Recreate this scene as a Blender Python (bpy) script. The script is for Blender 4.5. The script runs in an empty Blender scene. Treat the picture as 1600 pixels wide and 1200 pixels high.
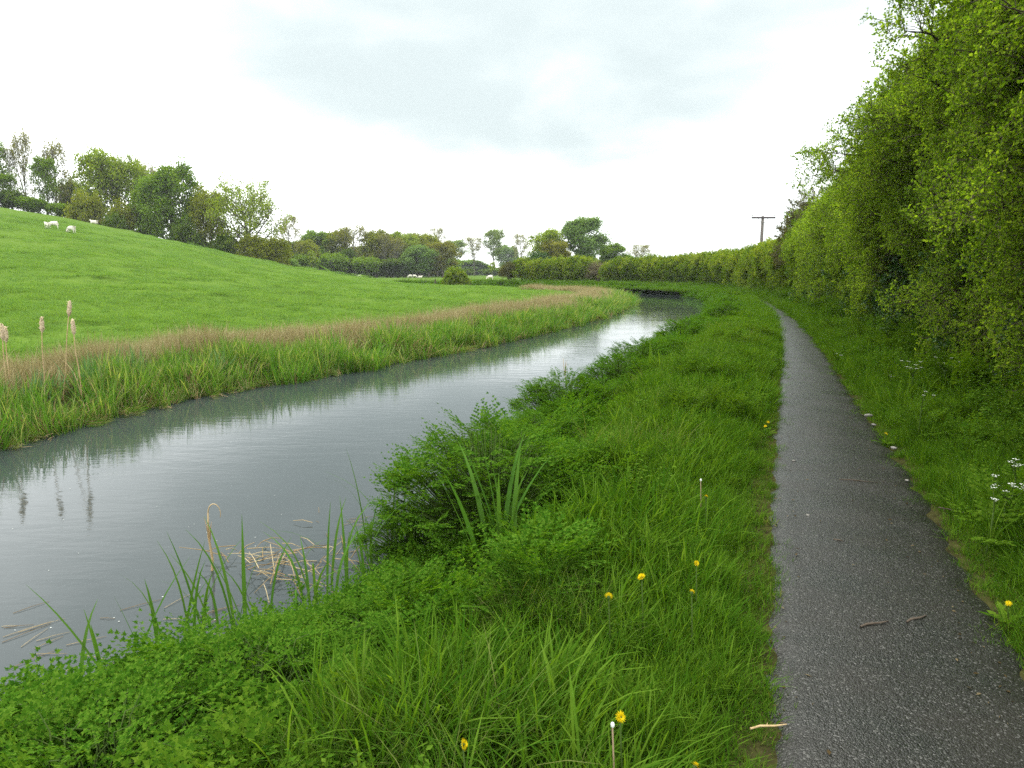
import bpy, math, random
import numpy as np
from mathutils import Vector, Matrix
from mathutils.kdtree import KDTree

random.seed(7)
rng = np.random.default_rng(11)
R = math.radians
SC = bpy.context.scene
COL = SC.collection

# ------------------------------------------------------------------ camera
F, PITCH, EYE = 1109.0, R(8.97), 1.7
cam_d = bpy.data.cameras.new('camera')
cam_d.lens = 36.0 * F / 1600.0
cam_d.sensor_width = 36.0
cam_d.clip_start, cam_d.clip_end = 0.05, 6000
cam = bpy.data.objects.new('camera', cam_d)
cam.location = (0, 0, EYE)
cam.rotation_euler = (math.pi / 2 - PITCH, 0, 0)
COL.objects.link(cam)
SC.camera = cam

# ------------------------------------------------------------------ sky, sun, exposure
SUN_EL, SUN_AZ = R(56), R(-18)         # azimuth measured clockwise from the view direction (+Y)
W = bpy.data.worlds.new('World')
SC.world = W
W.use_nodes = True
nt = W.node_tree
nt.nodes.clear()


def nd(tree, kind, **kw):
    n = tree.nodes.new(kind)
    for k, v in kw.items():
        if k.startswith('i_'):
            n.inputs[k[2:].replace('_', ' ')].default_value = v
        else:
            setattr(n, k, v)
    return n


def math_node(tree, op, a, b=None, c=None, clamp=False):
    n = tree.nodes.new('ShaderNodeMath')
    n.operation = op
    n.use_clamp = clamp
    for i, v in enumerate((a, b, c)):
        if v is None:
            continue
        if isinstance(v, (int, float)):
            n.inputs[i].default_value = v
        else:
            tree.links.new(v, n.inputs[i])
    return n.outputs[0]


def ramp(tree, fac, stops, interp='LINEAR'):
    n = tree.nodes.new('ShaderNodeValToRGB')
    n.color_ramp.interpolation = interp
    e = n.color_ramp.elements
    while len(e) < len(stops):
        e.new(0.5)
    for el, (p, c) in zip(e, stops):
        el.position = p
        el.color = (c, c, c, 1) if isinstance(c, (int, float)) else (*c, 1)
    tree.links.new(fac, n.inputs[0])
    return n.outputs[0]


def mixc(tree, fac, a, b):
    n = tree.nodes.new('ShaderNodeMix')
    n.data_type = 'RGBA'
    for s, v in ((n.inputs[0], fac), (n.inputs[6], a), (n.inputs[7], b)):
        if isinstance(v, (int, float)):
            s.default_value = v
        elif isinstance(v, tuple):
            s.default_value = (*v, 1)
        else:
            tree.links.new(v, s)
    return n.outputs[2]


sky = nd(nt, 'ShaderNodeTexSky', sky_type='NISHITA', sun_disc=False)
sky.sun_elevation = SUN_EL
sky.sun_rotation = SUN_AZ
sky_s = nd(nt, 'ShaderNodeVectorMath', operation='SCALE')
sky_s.inputs[3].default_value = 0.08
nt.links.new(sky.outputs[0], sky_s.inputs[0])
tc = nd(nt, 'ShaderNodeTexCoord')
sep = nd(nt, 'ShaderNodeSeparateXYZ')
nt.links.new(tc.outputs['Generated'], sep.inputs[0])
zz = math_node(nt, 'MAXIMUM', sep.outputs[2], 0.0)
den = math_node(nt, 'ADD', zz, 0.22)
cu = math_node(nt, 'DIVIDE', sep.outputs[0], den)
cv = math_node(nt, 'DIVIDE', sep.outputs[1], den)
comb = nd(nt, 'ShaderNodeCombineXYZ')
nt.links.new(cu, comb.inputs[0])
nt.links.new(cv, comb.inputs[1])
n1 = nd(nt, 'ShaderNodeTexNoise', i_Scale=0.62, i_Detail=2.0, i_Roughness=0.5, i_Distortion=0.35)
mp = nd(nt, 'ShaderNodeMapping')
mp.inputs['Location'].default_value = (3.45, 1.2, 0.4)
nt.links.new(comb.outputs[0], mp.inputs[0])
nt.links.new(mp.outputs[0], n1.inputs['Vector'])
n2 = nd(nt, 'ShaderNodeTexNoise', i_Scale=2.2, i_Detail=3.0, i_Roughness=0.55, i_Distortion=0.4)
nt.links.new(mp.outputs[0], n2.inputs['Vector'])
# the one large grey cloud ahead (an ellipse in cloud-plane coordinates, edge broken by noise)
eu = math_node(nt, 'DIVIDE', math_node(nt, 'SUBTRACT', cu, -0.06), 1.35)
ev = math_node(nt, 'DIVIDE', math_node(nt, 'SUBTRACT', cv, 1.85), 1.65)
ee = math_node(nt, 'ADD', math_node(nt, 'MULTIPLY', eu, eu), math_node(nt, 'MULTIPLY', ev, ev))
ee = math_node(nt, 'ADD', ee, math_node(nt, 'MULTIPLY', math_node(nt, 'SUBTRACT', n2.outputs[0], 0.5), 0.55))
ee = math_node(nt, 'ADD', ee, math_node(nt, 'MULTIPLY', math_node(nt, 'SUBTRACT', n1.outputs[0], 0.5), 1.0))
ell = ramp(nt, ee, [(0.0, 1.0), (1.0, 0.0)], 'EASE')
nn = ramp(nt, n1.outputs[0], [(0.36, 0.6), (0.60, 0.0)], 'EASE')
grey = math_node(nt, 'MAXIMUM', ell, nn)
# luminance of an overcast dome: brighter towards the zenith
lum = ramp(nt, zz, [(0.0, 1.22), (0.35, 1.28), (1.0, 2.0)])
white = mixc(nt, grey, (1.0, 1.03, 1.03), (0.276, 0.312, 0.311))
cl = nd(nt, 'ShaderNodeVectorMath', operation='MULTIPLY')
nt.links.new(white, cl.inputs[0])
nt.links.new(lum, cl.inputs[1])
tot = mixc(nt, 0.95, sky_s.outputs[0], cl.outputs[0])
bg = nd(nt, 'ShaderNodeBackground', i_Strength=1.0)
nt.links.new(tot, bg.inputs[0])
wo = nd(nt, 'ShaderNodeOutputWorld')
nt.links.new(bg.outputs[0], wo.inputs[0])

sun_d = bpy.data.lights.new('sun', 'SUN')
sun_d.energy = 1.5
sun_d.angle = R(25)
sun_d.color = (1.0, 0.96, 0.88)
sun = bpy.data.objects.new('sun', sun_d)
sdir = Vector((math.sin(SUN_AZ) * math.cos(SUN_EL), math.cos(SUN_AZ) * math.cos(SUN_EL), math.sin(SUN_EL)))
sun.rotation_euler = sdir.to_track_quat('Z', 'Y').to_euler()
COL.objects.link(sun)

vs = SC.view_settings
vs.view_transform = 'Standard'
vs.look = 'None'
vs.exposure = 1.2
vs.gamma = 1.0
vs.use_curve_mapping = False
cy = SC.cycles
cy.max_bounces = 4
cy.diffuse_bounces = 2
cy.glossy_bounces = 2
cy.transmission_bounces = 2
cy.transparent_max_bounces = 4
cy.use_adaptive_sampling = True
cy.adaptive_threshold = 0.011
cy.adaptive_min_samples = 64
cy.time_limit = 900
W.cycles.sampling_method = 'MANUAL'
W.cycles.sample_map_resolution = 256
cy.volume_bounces = 0
cy.use_denoising = False
cy.sample_clamp_indirect = 3.0

# ------------------------------------------------------------------ pixel <-> place helpers
cp, sp = math.cos(PITCH), math.sin(PITCH)


def ray(px, py):
    u, v = (px - 800) / F, (py - 600) / F
    return np.array([u, cp - v * sp, -sp - v * cp])


def gp(px, py, z=0.0):
    d = ray(px, py)
    t = (z - EYE) / d[2]
    return np.array([d[0] * t, d[1] * t])


def at(px, py, y):
    d = ray(px, py)
    t = y / d[1]
    return Vector((d[0] * t, y, EYE + d[2] * t))


def spline(pts, step=0.4):
    """Smooth curve through 2-D points (tangents weighted by chord length), resampled at an even step."""
    P = np.array(pts, float)
    c = np.linalg.norm(np.diff(P, axis=0), axis=1)
    v = np.diff(P, axis=0) / c[:, None]
    T = np.vstack([v[:1], (v[:-1] * c[1:, None] + v[1:] * c[:-1, None]) / (c[1:] + c[:-1])[:, None], v[-1:]])
    out = []
    for i in range(len(P) - 1):
        t = np.linspace(0, 1, max(4, int(c[i] / step * 2)), endpoint=False)[:, None]
        out.append((2 * t ** 3 - 3 * t ** 2 + 1) * P[i] + (t ** 3 - 2 * t ** 2 + t) * T[i] * c[i] + (3 * t ** 2 - 2 * t ** 3) * P[i + 1] + (t ** 3 - t ** 2) * T[i + 1] * c[i])
    out.append(P[-1:])
    Q = np.vstack(out)
    d = np.r_[0, np.cumsum(np.linalg.norm(np.diff(Q, axis=0), axis=1))]
    s = np.arange(0, d[-1], step)
    return np.c_[np.interp(s, d, Q[:, 0]), np.interp(s, d, Q[:, 1])]


_kd = {}


def sdist(P, C):
    """Signed distance from points P to polyline C (positive on the right-hand side) and arc length."""
    P = np.asarray(P, float)
    key = (len(C), C[0, 0], C[-1, 1])
    if key not in _kd:
        k = KDTree(len(C))
        for i, c in enumerate(C):
            k.insert((c[0], c[1], 0), i)
        k.balance()
        D = np.diff(C, axis=0)
        L = np.linalg.norm(D, axis=1)
        _kd[key] = (k, D, L, np.r_[0, np.cumsum(L)])
    k, D, L, cum = _kd[key]
    f = k.find
    near = np.fromiter((f((x, y, 0))[1] for x, y in P.tolist()), int, len(P))
    best = None
    for o in (-1, 0):
        i = np.clip(near + o, 0, len(D) - 1)
        e0 = P - C[i]
        t = np.clip((e0 * D[i]).sum(1) / L[i] ** 2, 0, 1)
        e = e0 - t[:, None] * D[i]
        d = np.hypot(e[:, 0], e[:, 1])
        sg = np.where(D[i, 1] * e[:, 0] - D[i, 0] * e[:, 1] < 0, -1.0, 1.0)
        r = (d, d * sg, cum[i] + t * L[i])
        best = r if best is None else tuple(np.where(d < best[0], x, y) for x, y in zip(r, best))
    return best[1], best[2]


def sstep(a, b, x):
    t = np.clip((x - a) / (b - a), 0, 1)
    return t * t * (3 - 2 * t)


_ks = {}


def wave(P, wl, seed, n=9):
    """Smooth pseudo-noise about -1..1 from a handful of sine waves of wavelength near wl."""
    P = np.asarray(P, float)
    key = (seed, n, P.shape[1])
    if key not in _ks:
        r = np.random.default_rng(seed)
        k = r.normal(size=(n, P.shape[1]))
        k /= np.linalg.norm(k, axis=1)[:, None]
        _ks[key] = (k * r.uniform(0.6, 1.7, n)[:, None], r.uniform(0, 6.28, n))
    k, ph = _ks[key]
    return np.sin(P @ (k.T * (2 * math.pi / wl)) + ph).sum(1) / math.sqrt(n) * 0.8


# ------------------------------------------------------------------ the lines of the place
WATER = -0.45
pl_px = [(1195, 1200), (1203, 1100), (1205, 1000), (1203, 900), (1204, 800), (1210, 700), (1215, 640), (1219, 590), (1221, 560), (1219, 535),
         (1211, 505), (1199, 488), (1184, 476), (1168, 467)]
pr_px = [(1665, 1130), (1600, 1032), (1545, 950), (1487, 850), (1427, 750), (1392, 700), (1362, 660), (1333, 620), (1302, 572), (1280, 541),
         (1258, 512), (1237, 493), (1213, 478), (1190, 467)]
PL = [gp(*p) for p in pl_px]
PR = [gp(*p) for p in pr_px]
dl = (PL[3] - PL[0]) / np.linalg.norm(PL[3] - PL[0])
PL = [PL[0] - dl * 30, PL[0] - dl * 3] + PL + [gp(1120, 458.5), gp(1040, 453), gp(960, 449.7), gp(860, 447.5)]
PR = [PR[0] - dl * 30, PR[0] - dl * 3] + PR + [gp(1130, 457), gp(1043, 451.8), gp(961, 448.8), gp(860, 446.8)]
PL, PR = spline(PL, 0.25), spline(PR, 0.25)
nb = [gp(0, 1335, WATER), gp(200, 1215, WATER), gp(330, 1135, WATER), gp(440, 1065, WATER), gp(560, 975, WATER), gp(660, 893, WATER),
      gp(755, 785, WATER), gp(845, 705, WATER), gp(930, 640, WATER), gp(1015, 580, WATER), gp(1078, 532, WATER), gp(1112, 501, WATER), gp(1120, 484, WATER),
      gp(1104, 470, WATER), gp(1064, 461.5, WATER), gp(1000, 457, WATER), gp(900, 453.5, WATER), gp(790, 451, WATER), gp(600, 448.5, WATER)]
dn_ = (nb[3] - nb[0]) / np.linalg.norm(nb[3] - nb[0])
NB = spline([nb[0] - dn_ * 40, nb[0] - dn_ * 6] + nb, 0.3)
fb = [gp(0, 697, WATER), gp(100, 669, WATER), gp(200, 645, WATER), gp(300, 622, WATER), gp(400, 604, WATER), gp(500, 588, WATER), gp(600, 570, WATER),
      gp(700, 552, WATER), gp(800, 531, WATER), gp(900, 507, WATER), gp(955, 489, WATER), gp(983, 474, WATER), gp(972, 466.5, WATER),
      gp(935, 461.5, WATER), gp(880, 458, WATER), gp(790, 454, WATER), gp(700, 451.5, WATER), gp(560, 449.5, WATER)]
df_ = (fb[3] - fb[0]) / np.linalg.norm(fb[3] - fb[0])
FB = spline([fb[0] - df_ * 45, fb[0] - df_ * 6] + fb, 0.3)
# front foot of the hedge: a metre and a half right of the path, then round the bend
_t = np.gradient(PR, axis=0)
_t /= np.linalg.norm(_t, axis=1)[:, None]
off = PR + np.c_[_t[:, 1], -_t[:, 0]] * 1.5
keep = off[(off[:, 1] < 36) & (np.arange(len(off)) < len(off) * 0.75)][::12]
HB = spline(list(keep) + [gp(1181, 459.5), gp(1150, 455), gp(1098, 451.2), gp(1000, 447.6), gp(900, 445.5), gp(795, 444.2)], 0.3)

crest_tab = np.array([(-900, 130, 250), (-300, 128, 285), (0, 125, 321.5), (119, 125, 341), (187, 124, 357), (281, 122, 375.6), (375, 120, 399),
                      (453, 118, 414.7), (500, 115, 419.5), (522, 113, 423), (597, 105, 436), (647, 97, 443), (703, 90, 447), (790, 88, 448), (1000, 88, 448)], float)
crest_z = np.array([at(p, q, d).z for p, d, q in crest_tab])
far_tab = np.array([(-900, 360), (0, 385), (300, 410), (450, 416), (500, 418), (556, 419.5), (619, 423), (675, 430.6), (703, 434), (790, 436), (900, 436), (1000, 433)], float)
far_z = np.array([at(p, q, 205).z for p, q in far_tab])


def field_h(x, y):
    yy = np.maximum(y, 1.0)
    px = 800 + F * x / (yy * 0.99)
    D = np.interp(px, crest_tab[:, 0], crest_tab[:, 1])
    zc = np.interp(px, crest_tab[:, 0], crest_z)
    z2 = np.interp(px, far_tab[:, 0], far_z)
    t = np.clip((y - 8) / (D - 8), 0, 1)
    up = (zc + 0.12) * (0.35 * t ** 2 * (3 - 2 * t) + 0.65 * t ** 1.45) - 0.12
    valley = zc - np.where(zc > 1.5, 0.9, 0.25)
    h = np.where(y <= D, up, zc + (valley - zc) * sstep(0, 22, y - D))
    w = sstep(D + 18, 205, y)
    return h * (1 - w) + z2 * w


def height(P, fine=True):
    P = np.asarray(P, float)
    dn, _ = sdist(P, NB)
    df, _ = sdist(P, FB)
    df = -df                                   # positive on the field side
    x, y = P[:, 0], P[:, 1]
    bed = -1.0
    near = bed + (0.02 - bed) * (0.58 * sstep(-0.35, 0.12, dn) + 0.42 * sstep(0.05, 1.55, dn))
    fld = np.clip(bed + (-0.2 - bed) * sstep(-0.3, 0.5, df), -2, 9) + (field_h(x, y) + 0.2) * sstep(0.2, 4.0, df)
    z = np.where(df > -0.5, np.maximum(fld, np.where(dn > -0.4, near, -9)), near)
    z = np.where((dn < -0.4) & (df <= -0.5), bed, z)
    dp, _ = sdist(P, PL)
    dq, _ = sdist(P, PR)
    onpath = sstep(-0.5, -0.05, dp) * (1 - sstep(0.05, 0.5, dq))
    if fine:
        r = np.hypot(x, y)
        z = z + np.where(df > 0.5, wave(P, 1.1, 3) * 0.035 + wave(P, 4.3, 4) * 0.07 + wave(P, 17, 5) * 0.12, wave(P, 1.3, 6) * 0.03) * (1 - onpath) * np.where(r > 140, 0, 1)
    hump = sstep(0.6, 1.5, dn) * (1 - sstep(-1.6, -0.3, dp)) * 0.10
    right = sstep(0.1, 1.6, dq) * 0.14 * (dn > 0)
    z = np.where(dn > 0.3, z + hump * (dp < 0) + right, z)
    return z * (1 - onpath * (dn > 0.5)) + -0.006 * onpath * (dn > 0.5)


def hz(x, y):
    return float(height(np.array([[x, y]]))[0])


def meet(px, py, above=0.0, y0=1.5, y1=240.0):
    """Where the sight line through a pixel comes down to a height above the ground: (x, y, ground z)."""
    d = ray(px, py)
    ys = np.geomspace(y0, y1, 900)
    P = np.c_[d[0] / d[1] * ys, ys]
    g = height(P)
    z = EYE + d[2] / d[1] * ys
    k = int(np.argmax(z < g + above))
    if z[k] >= g[k] + above:
        k = len(ys) - 1
    return P[k, 0], P[k, 1], g[k]


# ------------------------------------------------------------------ materials
def new_mat(name):
    m = bpy.data.materials.new(name)
    m.use_nodes = True
    m.node_tree.nodes.clear()
    return m, m.node_tree


def leaf_mat(name, cols, trans=0.35, rough=0.5, spec=0.3, obj=0.5, tcol=None, hue=0.0):
    """Thin leaf: diffuse + a share of light passing through; colour varies leaf by leaf and plant by plant."""
    m, t = new_mat(name)
    gi = nd(t, 'ShaderNodeNewGeometry')
    oi = nd(t, 'ShaderNodeObjectInfo')
    obj *= .45
    f = math_node(t, 'ADD', math_node(t, 'MULTIPLY', gi.outputs['Random Per Island'], 1 - obj), math_node(t, 'MULTIPLY', oi.outputs['Random'], obj))
    n = len(cols)
    c = ramp(t, f, [(0.12 + 0.76 * i / max(1, n - 1), col) for i, col in enumerate(cols)])
    p = nd(t, 'ShaderNodeBsdfDiffuse')
    t.links.new(c, p.inputs[0])
    tr = nd(t, 'ShaderNodeBsdfTranslucent')
    g = nd(t, 'ShaderNodeMix', data_type='RGBA', blend_type='MULTIPLY')
    g.inputs[0].default_value = 1.0
    t.links.new(c, g.inputs[6])
    g.inputs[7].default_value = (*(tcol or (1.7, 1.6, 0.6)), 1)
    t.links.new(g.outputs[2], tr.inputs[0])
    mx = nd(t, 'ShaderNodeMixShader')
    mx.inputs[0].default_value = trans
    t.links.new(p.outputs[0], mx.inputs[1])
    t.links.new(tr.outputs[0], mx.inputs[2])
    last = mx
    if spec > 0.25:
        gl = nd(t, 'ShaderNodeBsdfGlossy', i_Roughness=rough)
        lw = nd(t, 'ShaderNodeLayerWeight', i_Blend=0.5)
        m2 = nd(t, 'ShaderNodeMixShader')
        fc = math_node(t, 'POWER', lw.outputs['Facing'], 4.0)
        t.links.new(math_node(t, 'ADD', math_node(t, 'MULTIPLY', fc, spec * .35), spec * .06), m2.inputs[0])
        t.links.new(mx.outputs[0], m2.inputs[1])
        t.links.new(gl.outputs[0], m2.inputs[2])
        last = m2
    o = nd(t, 'ShaderNodeOutputMaterial')
    t.links.new(last.outputs[0], o.inputs[0])
    return m


def plain_mat(name, c1, c2, scale=8.0, rough=0.8, bump=0.3, spec=0.3, stretch=(1, 1, 1), dist=0.02):
    m, t = new_mat(name)
    co = nd(t, 'ShaderNodeTexCoord')
    mp_ = nd(t, 'ShaderNodeMapping')
    mp_.inputs['Scale'].default_value = stretch
    t.links.new(co.outputs['Object'], mp_.inputs[0])
    no = nd(t, 'ShaderNodeTexNoise', i_Scale=scale, i_Detail=6.0, i_Roughness=0.65)
    t.links.new(mp_.outputs[0], no.inputs['Vector'])
    c = mixc(t, ramp(t, no.outputs[0], [(0.3, 0.0), (0.7, 1.0)]), c1, c2)
    p = nd(t, 'ShaderNodeBsdfPrincipled', i_Roughness=rough)
    p.inputs['Specular IOR Level'].default_value = spec
    t.links.new(c, p.inputs['Base Color'])
    b = nd(t, 'ShaderNodeBump', i_Strength=bump, i_Distance=dist)
    t.links.new(no.outputs[0], b.inputs['Height'])
    t.links.new(b.outputs[0], p.inputs['Normal'])
    o = nd(t, 'ShaderNodeOutputMaterial')
    t.links.new(p.outputs[0], o.inputs[0])
    return m


M = {}
M['field_grass'] = leaf_mat('field_grass', [(0.085, 0.17, 0.032), (0.108, 0.198, 0.042), (0.14, 0.228, 0.058)], 0.40, 0.55, 0.2, 0.55)
M['verge_grass'] = leaf_mat('verge_grass', [(0.027, 0.078, 0.005), (0.054, 0.122, 0.009), (0.100, 0.178, 0.018)], 0.38, 0.45, 0.2, 0.5)
M['pale_grass'] = leaf_mat('pale_grass', [(0.038, 0.098, 0.009), (0.064, 0.136, 0.015), (0.15, 0.165, 0.05)], 0.36, 0.5, 0.2, 0.45)
M['reed'] = leaf_mat('reed', [(0.055, 0.145, 0.020), (0.092, 0.190, 0.030), (0.25, 0.28, 0.11)], 0.38, 0.45, 0.2, 0.4)
M['reedmace'] = leaf_mat('reedmace', [(0.065, 0.145, 0.042), (0.10, 0.19, 0.060), (0.16, 0.23, 0.06)], 0.25, 0.45, 0.35, 0.4, (1.2, 1.4, 0.8))
M['dead_reed'] = leaf_mat('dead_reed', [(0.22, 0.15, 0.07), (0.36, 0.27, 0.14), (0.46, 0.38, 0.23)], 0.2, 0.7, 0.2, 0.4, (1.1, 1.0, 0.8))
M['brown_grass'] = leaf_mat('brown_grass', [(0.17, 0.145, 0.062), (0.27, 0.235, 0.115), (0.38, 0.34, 0.19)], 0.25, 0.7, 0.2, 0.5, (1.1, 1.0, 0.8))
M['hawthorn'] = leaf_mat('hawthorn', [(0.080, 0.152, 0.012), (0.148, 0.235, 0.020), (0.26, 0.345, 0.042)], 0.53, 0.45, 0.2, 0.7, (1.45, 1.5, 0.45))
M['hedge_far'] = leaf_mat('hedge_far', [(0.070, 0.13, 0.010), (0.13, 0.20, 0.018), (0.24, 0.29, 0.036)], 0.45, 0.45, 0.2, 1.7, (1.5, 1.5, 0.5))
M['elder'] = leaf_mat('elder', [(0.045, 0.060, 0.012), (0.08, 0.075, 0.018), (0.11, 0.12, 0.025)], 0.3, 0.5, 0.3, 0.4)
M['ivy'] = leaf_mat('ivy', [(0.018, 0.055, 0.010), (0.035, 0.09, 0.014), (0.06, 0.12, 0.02)], 0.2, 0.35, 0.45, 0.4)
M['dropwort'] = leaf_mat('dropwort', [(0.026, 0.080, 0.006), (0.050, 0.122, 0.009), (0.090, 0.172, 0.017)], 0.36, 0.5, 0.2, 0.3)
M['nettle'] = leaf_mat('nettle', [(0.036, 0.092, 0.007), (0.062, 0.130, 0.011), (0.10, 0.172, 0.018)], 0.34, 0.5, 0.2, 0.4)
M['weed'] = leaf_mat('weed', [(0.032, 0.082, 0.006), (0.056, 0.116, 0.008), (0.09, 0.155, 0.014)], 0.36, 0.5, 0.2, 0.5)
M['iris'] = leaf_mat('iris', [(0.035, 0.10, 0.014), (0.058, 0.135, 0.02), (0.10, 0.175, 0.026)], 0.28, 0.4, 0.2, 0.5, (1.4, 1.5, 0.7))
M['stalk'] = plain_mat('stalk', (0.035, 0.075, 0.012), (0.07, 0.10, 0.022), 20, 0.7, spec=.1)
M['pink_stalk'] = plain_mat('pink_stalk', (0.22, 0.17, 0.10), (0.30, 0.20, 0.13), 20, 0.6)
M['straw'] = plain_mat('straw', (0.30, 0.20, 0.09), (0.50, 0.38, 0.21), 30, 0.8, 0.5, 0.2, (1, 1, 0.15))
M['seed_head'] = plain_mat('seed_head', (0.42, 0.31, 0.18), (0.62, 0.52, 0.36), 60, 0.95, 0.8, 0.1)
M['yellow'] = leaf_mat('yellow', [(0.50, 0.36, 0.006), (0.58, 0.43, 0.008), (0.64, 0.50, 0.015)], 0.2, 0.6, 0.2, 0.2, (1, 1, 1))
M['white_petal'] = leaf_mat('white_petal', [(0.62, 0.64, 0.58), (0.74, 0.76, 0.70), (0.80, 0.80, 0.76)], 0.25, 0.6, 0.2, 0.2, (1, 1, 1))
M['twig_bark'] = plain_mat('twig_bark', (0.045, 0.032, 0.022), (0.10, 0.078, 0.055), 25, 0.9, 0.5)
M['bark'] = plain_mat('bark', (0.05, 0.042, 0.034), (0.115, 0.10, 0.08), 3.0, 0.95, 0.6, 0.2, (3, 3, 0.6), 0.05)
M['pale_bark'] = plain_mat('pale_bark', (0.11, 0.10, 0.085), (0.20, 0.185, 0.16), 3.0, 0.95, 0.6, 0.2, (3, 3, 0.6), 0.05)
M['pole_wood'] = plain_mat('pole_wood', (0.10, 0.085, 0.075), (0.17, 0.15, 0.135), 4.0, 0.9, 0.4, 0.2, (4, 4, 0.4))
M['arm_wood'] = plain_mat('arm_wood', (0.055, 0.045, 0.05), (0.09, 0.075, 0.075), 5.0, 0.85, 0.4)
M['porcelain'] = plain_mat('porcelain', (0.40, 0.38, 0.36), (0.5, 0.48, 0.46), 5.0, 0.25, 0.05, 0.5)
M['wire'] = plain_mat('wire', (0.10, 0.10, 0.10), (0.18, 0.17, 0.16), 5.0, 0.5, 0.1)
M['wool'] = plain_mat('wool', (0.58, 0.53, 0.43), (0.76, 0.72, 0.63), 9.0, 0.98, 0.9, 0.05, (1, 1, 1), 0.05)
M['sheep_face'] = plain_mat('sheep_face', (0.45, 0.40, 0.34), (0.60, 0.55, 0.48), 9.0, 0.9)
M['stone'] = plain_mat('stone', (0.13, 0.12, 0.105), (0.26, 0.245, 0.22), 40.0, 0.8, 0.6, 0.3)
M['litter'] = leaf_mat('litter', [(0.03, 0.022, 0.010), (0.06, 0.042, 0.02), (0.13, 0.105, 0.06)], 0.1, 0.8, 0.2, 0.4)
M['moss'] = leaf_mat('moss', [(0.06, 0.085, 0.014), (0.09, 0.12, 0.02), (0.11, 0.11, 0.03)], 0.2, 0.8, 0.2, 0.5)
TREECOL = {
    'yellow': [(0.126, 0.192, 0.014), (0.180, 0.250, 0.019), (0.247, 0.307, 0.031)],
    'green': [(0.080, 0.150, 0.014), (0.118, 0.200, 0.018), (0.170, 0.250, 0.026)],
    'olive': [(0.114, 0.147, 0.014), (0.160, 0.192, 0.017), (0.220, 0.237, 0.024)],
    'dark': [(0.046, 0.090, 0.012), (0.073, 0.125, 0.015), (0.114, 0.160, 0.019)],
    'grey': [(0.094, 0.166, 0.039), (0.126, 0.211, 0.051), (0.173, 0.256, 0.068)],
    'fresh': [(0.107, 0.173, 0.027), (0.147, 0.218, 0.036), (0.200, 0.256, 0.051)],
    'bronze': [(0.119, 0.134, 0.017), (0.167, 0.166, 0.022), (0.213, 0.211, 0.029)],
    'bud': [(0.133, 0.141, 0.030), (0.187, 0.186, 0.043), (0.240, 0.237, 0.055)],
}
for k, v in TREECOL.items():
    M['tree_' + k] = leaf_mat('tree_' + k, v, 0.32, 0.55, 0.2, 0.15, (1.5, 1.45, 0.6))


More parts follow.
